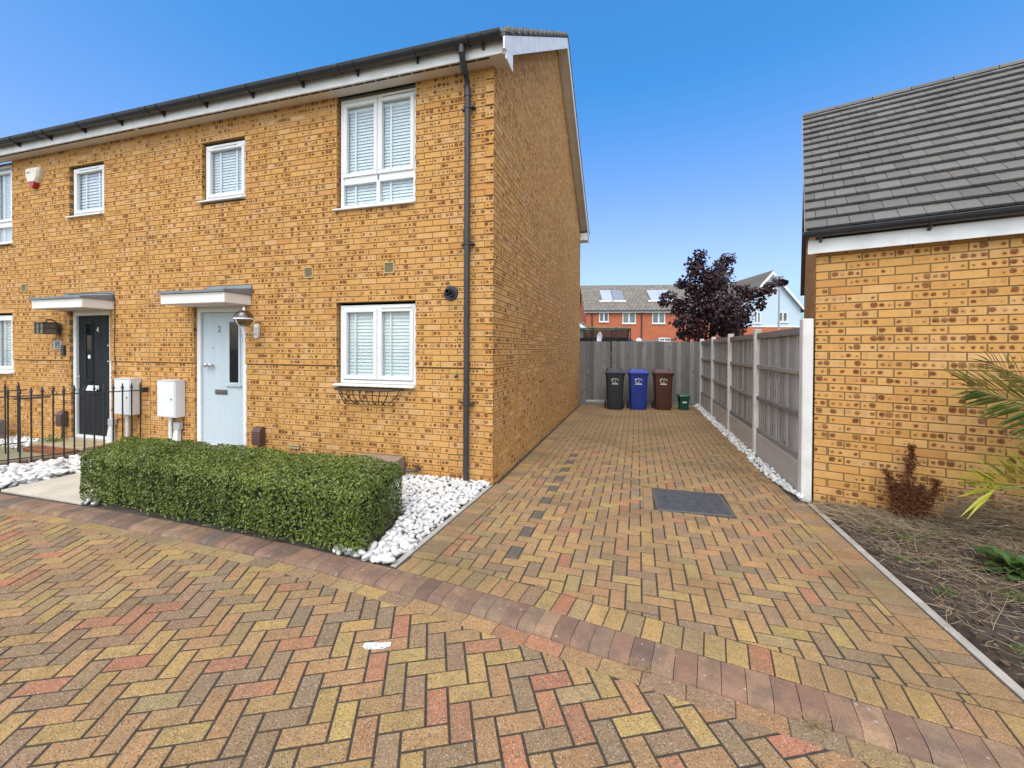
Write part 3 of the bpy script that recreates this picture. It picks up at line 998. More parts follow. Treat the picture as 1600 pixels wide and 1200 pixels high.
# ------------------------------------------------------------------ window and door makers (front walls face -Y)
FY = 4.678
def window(parent, x0, x1, z0, z1, lights, blind=True, sill=True, label=None, blinddrop=0.0, slat=.041, vents=()):
    """lights: list of (x0, x1, z0, z1, opening) panes inside the frame."""
    yf = FY + .04
    f = MB()
    t = .045
    f.box(x0, x1, yf, yf+.06, z1-t, z1, .004); f.box(x0, x1, yf, yf+.06, z0, z0+t, .004)
    f.box(x0, x0+t, yf+.0005, yf+.0595, z0+t-.002, z1-t+.002, .004); f.box(x1-t, x1, yf+.0005, yf+.0595, z0+t-.002, z1-t+.002, .004)
    w = f.build('window', mUPVC, parent, label=label)
    for (a, b, c, d, opening) in lights:
        if opening:
            s, q = MB(), .040
            y0, y1 = yf - .014, yf + .045
            s.box(a-.012, b+.012, y0, y1, d-q, d+.012, .006); s.box(a-.012, b+.012, y0, y1, c-.012, c+q, .006)
            s.box(a-.012, a+q, y0+.0005, y1, c+q-.004, d-q+.004, .006); s.box(b-q, b+.012, y0+.0005, y1, c+q-.004, d-q+.004, .006)
            s.build('casement', mUPVC, w)
            a, b, c, d = a+q-.004, b-q+.004, c+q-.004, d-q+.004
        g = MB(); g.box(a, b, yf+.022, yf+.028, c, d); g.build('pane', mGLASS, w)
    for a, b, c, d in vents:
        v = MB(); v.box(a, b, yf-.024, yf-.006, c, d, .004); v.build('trickle_vent', mUPVC, w)
    xs = sorted({round(l[1], 3) for l in lights} | {round(l[0], 3) for l in lights})
    mu = MB()
    for l in lights:
        for r in lights:
            if abs(l[2]-r[2]) < .01 and 0 < r[0] - l[1] < .12:
                mu.box(l[1]-.004, r[0]+.004, yf+.001, yf+.058, l[2]-.01, l[3]+.01, .003)
            if abs(l[0]-r[0]) < .01 and 0 < r[2] - l[3] < .15:
                mu.box(l[0]-.01, l[1]+.01, yf+.002, yf+.057, l[3]-.004, r[2]+.004, .003)
    if mu.v:
        mu.build('glazing_bar', mUPVC, w)
    if blind:
        bm_ = MB()
        z = z1 - t - .015 - blinddrop
        if blinddrop:
            bm_.box(x0+.05, x1-.05, yf+.04, yf+.09, z-.01, z+.035, .004)
        tilt = R(72)
        while z > z0 + t:
            for a, b in ((x0+.05, (x0+x1)/2-.006), ((x0+x1)/2+.006, x1-.05)) if x1-x0 > 1 else ((x0+.05, x1-.05),):
                dz, dy = .0235*math.sin(tilt), .0235*math.cos(tilt)
                yc = yf + .062
                bm_.add([(a, yc-dy, z-dz), (b, yc-dy, z-dz), (b, yc+dy, z+dz), (a, yc+dy, z+dz)], [(0, 1, 2, 3)])
            z -= slat * random.uniform(.97, 1.03)
        for l in lights:
            if l[3]-l[2] > .3:
                for k in ((.28, .74) if l[1]-l[0] > .55 else (.30,)):
                    x = l[0] + (l[1]-l[0])*k
                    bm_.box(x-.014, x+.014, yf+.034, yf+.036, z0+t, z1-t-blinddrop)
        bm_.build('blind', mBLIND, w, kind='stuff')
    bk = MB(); bk.box(x0+.01, x1-.01, yf+.21, yf+.23, z0+.01, z1-.01); bk.build('room_bounce_panel', mBOUNCE, w)  # backing panel for the room, made pale to bounce light onto the blind
    if sill:
        s = MB(); s.prism([(FY-.045, z0-.030), (FY-.045, z0-.012), (yf+.01, z0+.004), (yf+.01, z0-.034), (FY-.03, z0-.034)], 0, x0-.062, x1+.004)
        s.build('sill', mUPVC, w)
    return w

# ------------------------------------------------------------------ the pair of houses
BAND = .0135 + .075*18
XC, X0, XL = -1.62, -7.25, -12.6          # corner, party line, far end of the neighbour
Z0, ZT = .0135, 4.878
HB = 12.45                                 # rear wall
h2 = thing('house', 'yellow brick end of terrace house with the light blue door, gable towards the drive', 'house', (XC, FY, 0))
h4 = thing('house', 'yellow brick mid terrace house with the black door and the red tipped alarm box', 'house', (XL, FY, 0))
holes2 = [(-3.80, -2.648, 3.40, 5.0), (-6.157, -5.345, 3.72, 4.575), (-3.80, -2.638, 1.105, 2.19), (-6.325, -5.345, -.1, 2.24)]
holes4 = [(-9.10, -8.255, 3.735, 4.585), (-11.82, -10.637, 3.42, 5.0), (-11.82, -10.645, 1.12, 2.19), (-9.11, -8.135, -.1, 2.24)]
step = lambda u, z: .015 if z > BAND else 0.0
hedge_hides = lambda c, q: c.z < .5 and c.x < -2.3 and c.x > -7.2
wall(h2, (0, FY+.015, 0), (1, 0, 0), (0, -1, 0), X0+.006, XC, Z0 - .075, ZT, [(a, b, c, d) for a, b, c, d in holes2], mBRICK, 230, step, hidden=hedge_hides, ends=(None, 1), mats=True, right=True)
wall(h4, (0, FY+.015, 0), (1, 0, 0), (0, -1, 0), XL, X0-.006, Z0 - .075, ZT, holes4, mBRICK, 300, step, hidden=hedge_hides, mats=True)
RY, RZ = 8.60, 7.93                        # ridge
SL = (RZ - 5.02) / (RY - 4.43)             # slope of the roof
def gable(z):
    zz = z - 5.06
    if zz <= 0:
        return (0.0, HB - FY)
    return (zz / SL + .0, (HB - FY) - zz / SL)
corbel = lambda u, z: .013 if (BAND < z < BAND + .08 and u < .34) else 0.0
wall(h2, (XC, FY, 0), (0, 1, 0), (1, 0, 0), 0.0, HB - FY, Z0 - .075, RZ - .25, [], mBRICK, 70, corbel, top=gable, ends=(0, None), lead=lambda z: step(0, z))
b = MB()                                    # the movement joint between the two, and plain far sides that no brick is needed on
b.box(X0-.005, X0+.005, FY-.002, FY+.1, BAND, ZT); b.box(X0-.005, X0+.005, FY+.012, FY+.1, 0, BAND); b.build('movement_joint', M('joint_mastic', (.30, .22, .12), (.25, .18, .10), 6, .8), h2)
b = MB(); b.box(XL, X0, FY+.30, HB, -.05, ZT); b.build('inner_shell', mDARK, h4)
b = MB(); b.box(X0, XC-.12, FY+.30, HB - .12, -.05, ZT); b.build('inner_shell', mDARK, h2)

# windows
window(h2, -3.765, -2.652, 3.42, 4.84, [(-3.705, -3.222, 3.835, 4.775, 1), (-3.178, -2.695, 3.835, 4.775, 1), (-3.705, -3.222, 3.475, 3.735, 0), (-3.178, -2.695, 3.475, 3.735, 0)], blinddrop=.08, vents=[(-3.13, -2.70, 4.795, 4.82)])
window(h2, -6.125, -5.350, 3.745, 4.555, [(-6.07, -5.40, 3.80, 4.505, 1)], vents=[(-5.98, -5.52, 4.505, 4.532)])
window(h2, -3.765, -2.645, 1.135, 2.155, [(-3.705, -3.222, 1.20, 2.10, 1), (-3.178, -2.695, 1.20, 2.10, 1)], slat=.044, vents=[(-3.14, -2.70, 2.105, 2.13)])
window(h4, -9.065, -8.262, 3.765, 4.56, [(-9.01, -8.31, 3.82, 4.51, 1)], blinddrop=.0, slat=.05, vents=[(-8.9, -8.42, 4.51, 4.536)])
window(h4, -11.78, -10.642, 3.44, 4.84, [(-11.71, -11.24, 3.84, 4.73, 1), (-11.17, -10.70, 3.84, 4.73, 1), (-11.71, -11.24, 3.49, 3.74, 0), (-11.17, -10.70, 3.49, 3.74, 0)])
window(h4, -11.78, -10.65, 1.14, 2.155, [(-11.71, -11.24, 1.20, 2.10, 1), (-11.17, -10.70, 1.20, 2.10, 1)], slat=.05)
for h, a, c in ((h2, -3.80, -2.648), (h4, -11.82, -10.637)):      # board coloured dark in place of the shadow gap over the tall windows
    b = MB(); b.box(a+.004, c-.004, FY+.04, FY+.1, 4.841, ZT-.002); b.build('shadow_gap_board', M('shadow_gap_grey', (.16, .155, .14), (.12, .115, .10), 5, .7), h)

# doors
def text(s, size, mat, name, parent, loc, ext=.002, rotx=90, rotz=0):
    cu = bpy.data.curves.new(name, 'FONT')
    cu.body, cu.size, cu.extrude, cu.align_x, cu.align_y = s, size, ext, 'CENTER', 'CENTER'
    cu.materials.append(mat)
    tmp = bpy.data.objects.new('tmp', cu)
    COL.objects.link(tmp)
    dg = bpy.context.evaluated_depsgraph_get()
    me = bpy.data.meshes.new_from_object(tmp.evaluated_get(dg))
    bpy.data.objects.remove(tmp)
    me.name = name
    return link(name, me, parent, tuple(np.array(loc) - org(parent)), rot=(R(rotx), 0, R(rotz)))
mBLUE = M('light_blue_door', (.47, .545, .585), (.44, .515, .555), 2, .5, .25, 60, stretch=(9, 9, .7))
mFRAMEB = M('pale_blue_frame', (.66, .70, .73), (.62, .66, .70), 2, .45)
mBLACK = M('black_door', (.012, .014, .017), (.02, .023, .027), 3, .6, .3, 60, spec=.2, stretch=(9, 9, .7))
mCHROME = M('chrome', (.62, .62, .62), (.5, .5, .5), 9, .18, metal=1)
mPEWTER = M('pewter', (.19, .18, .17), (.13, .125, .12), 30, .42, metal=.7)
mWHITEP = M('white_print', (.82, .82, .80), (.78, .78, .76), 4, .6)
def door(h, x0, x1, zb, zt, mslab, mframe, blue):
    y = FY + .075
    fr = MB()
    t = .075
    fr.box(x0, x0+t, y-.035, y+.06, zb, zt, .004); fr.box(x1-t, x1, y-.035, y+.06, zb, zt, .004)
    fr.box(x0+t-.001, x1-t+.001, y-.0345, y+.06, zt-t, zt, .004); fr.box(x0+t-.001, x1-t+.001, y-.03, y+.06, zb, zb+.05, .004)
    frame = fr.build('door_frame', mframe, h)
    s = MB()
    s.box(x0+t+.004, x1-t-.004, y, y+.045, zb+.054, zt-t-.004, .004)
    d = s.build('door', mslab, h)
    def P(name, mat, f, **k):
        q = MB(); f(q); return q.build(name, mat, d, **k)
    if blue:
        a, b = x1-t-.285, x1-t-.115
        z0_, z1_ = 1.085, 1.965
    else:
        a, b = x0+t+.205, x0+t+.33
        z0_, z1_ = 1.06, 1.98
    def surround(q):
        e = .035
        q.box(a-e, a, y-.012, y+.002, z0_-e, z1_+e, .004); q.box(b, b+e, y-.012, y+.002, z0_-e, z1_+e, .004)
        q.box(a-.001, b+.001, y-.0115, y+.002, z1_, z1_+e, .004); q.box(a-.001, b+.001, y-.0115, y+.002, z0_-e, z0_, .004)
        q.box(a-.06, b+.06, y-.03, y-.001, z0_-e-.02, z0_-e-.003, .003)
    P('glazing_surround', mslab, surround)
    P('pane', mGLASSD, lambda q: q.box(a+.001, b-.001, y-.004, y-.001, z0_+.001, z1_-.001))
    P('obscured_backing', mDARK, lambda q: q.box(a+.001, b-.001, y-.0008, y-.0002, z0_+.001, z1_-.001))
    if blue:
        P('letterbox', mPEWTER, lambda q: (q.box(x0+.33, x0+.56, y-.016, y, .905, .975, .006), q.box(x0+.352, x0+.538, y-.022, y-.012, .922, .958, .004)))
        for kx in (x0+.20, x0+.285):
            P('knob', mCHROME, lambda q: q.lathe([(.012, 0), (.012, .03), (.026, .04), (.034, .055), (.032, .07), (.018, .08), (.001, .083)], 0, 0, 16, Matrix.Translation((kx, y, 1.335)) @ Matrix.Rotation(R(90), 4, 'X')), smooth=True)
        P('spyhole', mPEWTER, lambda q: q.lathe([(.010, 0), (.010, .006), (.004, .007)], 0, 0, 10, Matrix.Translation((x0+.285, y, 1.595)) @ Matrix.Rotation(R(90), 4, 'X')))
        text('2', .135, mPEWTER, 'door_number', d, (x0+.405, y-.003, 1.86))
    else:
        P('letterbox', mFRAMEB, lambda q: (q.box(x0+.335, x0+.59, y-.02, y, .885, .955, .006), q.prism([(y-.05, .875), (y-.02, .95), (y-.016, .94), (y-.042, .87)], 0, x0+.34, x0+.585)))
        P('handle', mCHROME, lambda q: (q.box(x0+.088, x0+.118, y-.012, y, .90, 1.12, .004), q.tube([(x0+.103, y-.01, 1.07), (x0+.103, y-.05, 1.07), (x0+.20, y-.055, 1.065)], .009, 8)))
        for z in (1.36, 1.62):
            P('bolt_cap', mWHITEP, lambda q: q.lathe([(.011, 0), (.011, .005), (.003, .006)], 0, 0, 10, Matrix.Translation((x1-.16, y, z)) @ Matrix.Rotation(R(90), 4, 'X')))
        P('round_sticker', mWHITEP, lambda q: q.lathe([(.034, 0), (.034, .002), (.001, .002)], 0, 0, 16, Matrix.Translation(((a+b)/2+.01, y-.006, 1.43)) @ Matrix.Rotation(R(90), 4, 'X')))
        text('4', .135, mCHROME, 'door_number', d, (x0+.555, y-.003, 1.875))
    return frame
door(h2, -6.315, -5.352, .12, 2.19, mBLUE, mUPVC, True)
door(h4, -9.10, -8.142, .075, 2.19, mBLACK, mUPVC, False)
for h, a, c in ((h2, -6.315, -5.352), (h4, -9.10, -8.142)):
    b = MB(); b.box(a, c, FY-.03, FY+.13, -.05, .118 if h is h2 else .073, .006); b.build('threshold', mCONC, h)
    b = MB(); b.box(a+.004, c-.004, FY+.03, FY+.09, 2.19, 2.238); b.build('door_head', mSOFFIT, h)

# flat canopies over the doors with lead on top
mLEAD = M('lead_sheet', (.20, .215, .23), (.15, .165, .175), 5, .6, .2, 40)
for h, a, c in ((h2, -6.40, -5.235), (h4, -9.235, -8.045)):
    b = MB(); b.box(a, c, FY-.40, FY+.004, 2.195, 2.335, .004)
    cn = b.build('canopy', M('white_canopy_board', (.78, .76, .72), (.72, .69, .63), 3, .5), h)
    b = MB(); b.box(a+.015, c-.015, FY-.385, FY-.002, 2.190, 2.1955); b.build('canopy_soffit', mSOFFIT, cn)
    b = MB()
    b.loft([[(a-.02, FY-.43, 2.336), (c+.02, FY-.43, 2.336), (c+.02, FY+.003, 2.336), (a-.02, FY+.003, 2.336)], [(a-.02, FY-.43, 2.366), (c+.02, FY-.43, 2.366), (c+.02, FY+.003, 2.366), (a-.02, FY+.003, 2.366)],
            [(a, FY-.405, 2.374), (c+.018, FY-.405, 2.374), (c+.018, FY+.003, 2.43), (a, FY+.003, 2.43)]])
    b.build('lead_roof', mLEAD, cn)
    b = MB(); b.prism([(FY-.03, 2.425), (FY-.012, 2.48), (FY+.003, 2.485), (FY+.003, 2.42)], 0, a-.0 if h is h4 else a+.35, c+.025); b.build('flashing', mLEAD, cn)

# air vents in the walls
mVENT = M('buff_vent', (.45, .36, .17), (.38, .30, .14), 6, .6)
def vent(h, x, z, w=.15, hh=.145):
    b = MB()
    y = FY - .012
    b.box(x-w/2, x+w/2, y, FY+.01, z+hh/2-.016, z+hh/2, .002); b.box(x-w/2, x+w/2, y, FY+.01, z-hh/2, z-hh/2+.016, .002)
    b.box(x-w/2, x-w/2+.016, y+.0005, FY+.01, z-hh/2, z+hh/2, .002); b.box(x+w/2-.016, x+w/2, y+.0005, FY+.01, z-hh/2, z+hh/2, .002)
    v = b.build('air_vent', mVENT, h)
    b = MB()
    k = z - hh/2 + .022
    while k < z + hh/2 - .018:
        b.add([(x-w/2+.014, y+.003, k-.003), (x+w/2-.014, y+.003, k-.003), (x+w/2-.014, y+.013, k+.006), (x-w/2+.014, y+.013, k+.006)], [(0, 1, 2, 3)])
        k += .0135
    b.build('louvres', mVENT, v, kind='stuff')
    b = MB(); b.box(x-w/2+.01, x+w/2-.01, FY-.0015, FY+.004, z-hh/2+.01, z+hh/2-.01); b.build('vent_hole', mDARK, v)
vent(h2, -4.242, 2.605); vent(h2, -3.007, 2.610); vent(h4, -10.30, 2.62)
vent(h2, -2.83, .07, .20, .085); vent(h2, -4.49, .245, .19, .055)

# eaves: fascia, soffit with slot vents, gutter on brackets, rainwater pipe
FZ0, FZ1, FYA = 4.868, 5.02, 4.475
def eaves(h, x0, x1, joints):
    b = MB(); b.box(x0, x1, FYA, FYA+.018, FZ0, FZ1, .003); fa = b.build('fascia', mFASCIA, h)
    b = MB()
    for x in joints:
        b.box(x-.035, x+.035, FYA-.003, FYA+.002, FZ0+.001, FZ1-.02, .001)
    b.build('fascia_joint_cover', mFASCIA, fa)
    b = MB(); b.box(x0, x1, FYA+.016, FY+.01, ZT, ZT+.01); sf = b.build('soffit', mSOFFIT, h)
    b = MB()
    x = x0 + .03
    while x < x1 - .16:
        b.box(x, x+.15, FYA+.035, FYA+.062, ZT-.0022, ZT-.0002)
        x += .165
    b.build('dark_slot_strips', mDARK, sf, kind='stuff')  # proud strips, coloured near-black in place of the shade inside slots
    # half round gutter
    gy, gz, r = FYA - .072, 5.045, .066
    def arc(rr, x):
        return [(x, gy + rr*math.cos(math.pi*k/12), gz - rr*math.sin(math.pi*k/12)) for k in range(13)]
    b = MB()
    gx1 = x1 + .01 if x1 > -2 else x1
    o1, o2, i1, i2 = arc(r, x0), arc(r, gx1), arc(r-.003, x0), arc(r-.003, gx1)
    b.loft([o1, o2], cap=False, close=False); b.loft([i1, i2], cap=False, close=False)
    b.add([o1[0], o2[0], i2[0], i1[0], o1[-1], o2[-1], i2[-1], i1[-1]], [(0, 1, 2, 3), (4, 5, 6, 7)])
    b.box(x0, gx1, gy - r - .004, gy - r + .004, gz - .006, gz + .004, .001)
    g = b.build('gutter', mGUT, h, smooth=True)
    def ring(x, w, rr, name):
        b = MB()
        b.loft([arc(rr, x-w), arc(rr, x+w)], cap=False, close=False); b.loft([arc(r+.0005, x-w), arc(rr, x-w)], cap=False, close=False); b.loft([arc(r+.0005, x+w), arc(rr, x+w)], cap=False, close=False)
        if name == 'gutter_bracket':
            b.prism([(gy+.02, gz-r), (FYA+.001, gz-.02), (FYA+.001, gz-.11), (FYA-.012, gz-.11), (gy-.01, gz-r-.006)], 0, x-.011, x+.011)
        b.build(name, mGUT, g)
    x = x1 - .22
    k = 0
    while x > x0 + .05:
        ring(x, .013, r+.010, 'gutter_bracket')
        if k % 4 == 2:
            ring(x-.26, .05, r+.004, 'gutter_union'); ring(x-.31, .008, r+.009, 'gutter_union'); ring(x-.21, .008, r+.009, 'gutter_union')
        x -= .82
        k += 1
    return g
g2 = eaves(h2, X0, XC+.165, [-4.4])
g4 = eaves(h4, XL, X0-.004, [-8.9])
gy, gz = FYA - .072, 5.045
b = MB()                                   # running outlet, end stop
for x, w in ((-1.91, .075),):
    b.loft([[(x+s, gy + .072*math.cos(math.pi*k/12), gz - .072*math.sin(math.pi*k/12)) for k in range(13)] for s in (-w, w)], cap=False, close=False)
for x in (-1.99, -1.83, -1.455):
    b.loft([[(x+s, gy + .078*math.cos(math.pi*k/12), gz - .078*math.sin(math.pi*k/12)) for k in range(13)] for s in (-.009, .009)])
b.build('gutter_outlet', mGUT, g2)
px, py = -1.93, FY - .055
b = MB()
b.tube([(-1.91, gy, gz-.05), (-1.91, gy, gz-.15)], .040, 14)
b.tube([(-1.91, gy, gz-.14), (-1.912, gy+.02, gz-.19), (-1.925, py-.03, gz-.33), (px, py, gz-.39), (px, py, gz-.50)], .034, 14)
b.tube([(-1.914, gy+.045, gz-.225), (-1.922, gy+.10, gz-.30)], .039, 14)
b.tube([(px, py, gz-.40), (px, py, gz-.50)], .040, 14)
sw = b.build('swan_neck', mPIPE, h2, smooth=True)
b = MB(); b.tube([(px, py, gz-.46), (px, py, .02)], .034, 16); pipe = b.build('rainwater_pipe', mPIPE, h2, smooth=True)
for z in (gz-.62, 2.83, .95):
    b = MB(); b.tube([(px, py, z-.016), (px, py, z+.016)], .041, 16); b.box(px+.035, px+.085, py-.012, FY+.004, z-.011, z+.011, .003); b.box(px-.085, px-.035, py+.02, FY+.004, z-.010, z+.010, .003)
    b.build('pipe_clip', mPIPE, pipe)
b = MB(); b.tube([(px, py, 2.85), (px, py, 2.95)], .039, 16); b.build('pipe_socket', mPIPE, pipe)
b = MB(); b.tube([(px, py, .97), (px, py, 1.06)], .039, 16); b.build('pipe_socket', mPIPE, pipe)

# roof: two slopes of tiles, verge units with a saw tooth edge, barge boards and box ends
mTILE = M('grey_roof_tile', (.13, .125, .12), (.095, .09, .085), 9, .85, .3, 60)
mVERGE = M('mossy_verge', (.23, .21, .165), (.12, .115, .10), 22, .95, .5, 60)
XV = XC + .215                             # outer face of the verge
def slope_pt(s, up):
    """s 0..1 from front eave to ridge; 'up' above the boards."""
    return (4.40 + (RY-4.40)*s, 4.995 + (RZ-4.995)*s + up)
BK = 2*RY - 4.40
for h, a, c in ((h2, X0, XV), (h4, XL, X0-.004)):
    b = MB()
    b.prism([(4.40, 5.035), (RY, RZ+.04), (BK, 5.035), (BK, 5.005), (RY, RZ+.01), (4.40, 5.005)], 0, a, c)
    rf = b.build('roof', mTILE, h)
    if h is h2:
        L = math.hypot(RY-4.40, RZ-4.995)
        nrow = 15
        for side in (0, 1):
            for k in range(nrow):
                s0, s1 = k/nrow, (k+1.12)/nrow
                b = MB()
                q = [slope_pt(s0, .045), slope_pt(s0, .085), slope_pt(min(s1, 1), .055), slope_pt(min(s1, 1), .02)]
                if side:
                    q = [(2*RY - y_, z_) for y_, z_ in q]
                b.prism(q, 0, XV-.10, XV+.012)
                if side == 0:
                    y_, z_ = slope_pt((s0*.4+s1*.6), .0)
                    b.prism([(y_-.09, z_-.005), (y_-.09, z_+.045), (y_+.02, z_+.075), (y_+.02, z_+.03)], 0, XV-.02, XV+.02)
                b.build('verge_tile', mVERGE, rf)
for side in (0, 1):                        # barge boards, with an undercloak shadow line
    f = (lambda y: y) if side == 0 else (lambda y: 2*RY - y)
    q = [(f(slope_pt(0, 0)[0]-.0), 4.995), (f(RY), RZ-.005), (f(RY), RZ-.215), (f(4.66), 4.955), (f(4.40), 4.86)] if side == 0 else [(f(4.40), 4.995), (f(RY), RZ-.005), (f(RY), RZ-.215), (f(4.40), 4.78)]
    b = MB(); b.prism(q, 0, XV-.02, XV); b.build('barge_board', mFASCIA, h2)
    q2 = [(f(4.55), 4.995), (f(RY), RZ-.12), (f(RY), RZ-.135), (f(4.55), 4.98)]
    b = MB(); b.prism([(f(4.68), 5.08), (f(RY), RZ-.19), (f(RY), RZ-.205), (f(4.68), 5.065)], 0, XC+.002, XV-.018); b.build('verge_soffit', mSOFFIT, h2)
b = MB(); b.box(XC+.012, XV-.021, FYA+.019, FY+.03, 4.866, 5.0); b.build('box_end', mSOFFIT, h2)
b = MB(); b.box(XV-.018, XV-.001, FYA+.001, FY+.045, 4.80, 5.0, .002); b.build('box_end_board', mFASCIA, h2)
b = MB(); b.box(XC-.1, XV-.021, HB-.02, BK-.02, 4.79, 5.0); b.build('rear_box_end', mFASCIA, h2)
# ------------------------------------------------------------------ the garage on the right, turned 17 degrees
GX, GY, GA = 1.786, 5.145, R(-17.023)
gar = thing('garage', 'yellow brick garage with grey tiled roof beside the overgrown bed', 'garage', (GX, GY, 0), GA)
GH, GL = .0825, .2475
wall(gar, (0, 0, 0), (1, 0, 0), (0, -1, 0), 0, 3.6, -.066, 2.64, [], mBRICKG, 300, L=GL, H=GH, ends=(0, None))
def ggab(z):
    zz = z - 2.80
    if zz <= 0:
        return (0.0, 5.4)
    return (zz / .89, 5.4 - zz / .89)
wall(gar, (0, 0, 0), (0, 1, 0), (-1, 0, 0), 0, 5.4, -.066, 5.0, [], mBRICKG, 0, L=GL, H=GH, ends=(1, None), top=ggab)
b = MB(); b.box(.13, 3.6, .13, 5.3, -.05, 2.6); b.build('inner_shell', mDARK, gar)
b = MB(); b.box(-.075, 3.7, -.085, -.066, 2.592, 2.735, .003); gf = b.build('fascia', mFASCIA, gar)
b = MB(); b.box(.70, .775, -.0885, -.083, 2.593, 2.715, .001); b.build('fascia_joint_cover', mFASCIA, gf)
b = MB(); b.box(-.076, -.03, -.088, -.082, 2.590, 2.70, .001); b.build('fascia_end_cover', mFASCIA, gf)
b = MB(); b.box(-.07, 3.7, -.067, .006, 2.606, 2.618); b.build('soffit', mSOFFIT, gar)
gy2, gz2, gr = -.148, 2.80, .056
def garc(rr, x):
    return [(x, gy2 + rr*math.cos(math.pi*k/12), gz2 - rr*math.sin(math.pi*k/12)) for k in range(13)]
b = MB()
b.loft([garc(gr, -.11), garc(gr, 3.7)], cap=False, close=False); b.loft([garc(gr-.003, -.11), garc(gr-.003, 3.7)], cap=False, close=False)
b.box(-.11, 3.7, gy2-gr-.004, gy2-gr+.004, gz2-.006, gz2+.004, .001)
gg = b.build('gutter', mGUT, gar, smooth=True)
b = MB(); b.loft([garc(gr+.007, -.128), garc(gr+.007, -.098)]); b.build('gutter_end_stop', mGUT, gg)
for x in (.03, .835, 1.64, 2.45):
    b = MB(); b.loft([garc(gr+.006, x-.012), garc(gr+.006, x+.012)], cap=True, close=True)
    b.prism([(gy2+.02, gz2-gr), (-.086, gz2-.02), (-.086, gz2-.10), (-.098, gz2-.10), (gy2-.01, gz2-gr-.006)], 0, x-.011, x+.011)
    b.build('gutter_bracket', mGUT, gg)
# tiles one by one: 17 courses
E0, E1 = (-.12, 2.815), (2.62, 5.255)       # (depth, height) of eave and ridge
pit = math.atan2(E1[1]-E0[1], E1[0]-E0[0])
SLn = math.hypot(E1[0]-E0[0], E1[1]-E0[1])
b = MB(); b.prism([(E0[0]+.02, E0[1]-.03), (E1[0], E1[1]-.03), (2*E1[0]-E0[0], E0[1]-.03), (2*E1[0]-E0[0], E0[1]-.06), (E1[0], E1[1]-.06), (E0[0]+.02, E0[1]-.06)], 0, -.07, 3.7)
groof = b.build('roof', M('roof_deck', (.16, .12, .09), (.12, .09, .07), 6, .8), gar)
mTILEG = NT('roof_tile')
_r, _ = mTILEG.attr('rnd')
_c = mTILEG.mix(_r[0], (.155, .147, .138), (.105, .098, .092))
_c = mTILEG.mix(mTILEG.math('MULTIPLY', mTILEG.ramp(mTILEG.noise(3.5, 6), .45, .75), .6), _c, (.155, .14, .115))
_c = mTILEG.mix(mTILEG.math('MULTIPLY', mTILEG.ramp(mTILEG.noise(28, 5), .5, .75), .45), _c, (.06, .057, .056))
_v = mTILEG.n('TexVoronoi'); mTILEG.put(_v.inputs['Vector'], mTILEG.pos()); _v.inputs['Scale'].default_value = 26
_p = mTILEG.n('SeparateColor'); mTILEG.t.links.new(_v.outputs['Color'], _p.inputs[0])
_c = mTILEG.mix(mTILEG.math('MULTIPLY', mTILEG.math('MULTIPLY', mTILEG.math('LESS_THAN', _v.outputs['Distance'], .16), mTILEG.math('GREATER_THAN', _p.outputs[0], .9)), .5), _c, (.42, .40, .34))
mTILEG.bump(mTILEG.noise(120, 4), .35, .004)
mTILEG = mTILEG.fin(_c, .8, 0, .35)
TW, NR = .1815, 17
gauge = SLn / NR
pool = {}
def tile_mesh(w, half=''):
    mb = MB()
    t, ln = .020, gauge * 1.28
    k, wob = .0022, random.uniform(-.0015, .0015)
    tilt = .020                              # the head rests on the course below's top
    vs = []
    for y, zt in ((0, t), (ln, 0)):
        for x in (0 + k, w - k):
            vs += [(x, y, zt - t + .021 + (0 if y else wob)), (x, y, zt + .021*(1 if y == 0 else .0) + (.004 if y == 0 else .004))]
    # 0 bl-bottom 1 bl-top 2 br-bottom 3 br-top 4 tl-bottom 5 tl-top 6 tr-bottom 7 tr-top
    mb.add(vs, [(1, 3, 7, 5), (0, 2, 3, 1), (0, 1, 5, 4), (2, 6, 7, 3), (4, 5, 7, 6), (0, 4, 6, 2)], (random.random(), random.random(), random.random()))
    me = mb.mesh('roof_tile', mTILEG)
    fixn(me)
    return me
for i in range(30):
    pool[i] = tile_mesh(TW)
halfp = [tile_mesh(TW/2) for i in range(6)]
restt = []
for r_ in range(NR):
    s = r_ * gauge
    y0, z0 = E0[0] + s*math.cos(pit), E0[1] + s*math.sin(pit)
    x = -.10 - (0 if r_ % 2 == 0 else 0)
    first = True
    while x < 3.65:
        if first and r_ % 2:
            me, w = random.choice(halfp), TW/2
        else:
            me, w = pool[random.randrange(30)], TW
        first = False
        lim = 1.75 + r_ * .05
        if x < lim:
            link('roof_tile', me, groof, (x, y0, z0), rot=(pit + random.uniform(-.006, .006), random.uniform(-.004, .004), random.uniform(-.004, .004)))
        else:
            restt.append((me, (x, y0, z0)))
        x += w
VV, FF, RR, nb = [], [], [], 0
for me, loc in restt:
    v = np.array([q.co[:] for q in me.vertices]); f = np.array([list(p.vertices) for p in me.polygons])
    VV.append(v @ eul(pit, 0, 0).T + np.array(loc)); FF.append(f + nb); nb += len(v)
    RR.append(np.tile([random.random()]*3, (len(v), 1)))
link('tiles_beyond', np_mesh('tiles_beyond', np.vstack(VV), np.vstack(FF), mTILEG, np.vstack(RR), False, 4), groof, kind='stuff')
x = -.10
while x < 3.65:
    b = MB()
    n = 7
    a0, a1 = x + .004, x + .41
    loops = []
    for a in (a0, a1):
        loops.append([(a, E1[0] + .10*math.cos(math.pi*k/n), E1[1] - .035 + .075*math.sin(math.pi*k/n)) for k in range(n+1)])
    b.loft(loops, rnd=(random.random(),)*3)
    b.build('ridge_tile', mTILEG, groof)
    x += .415
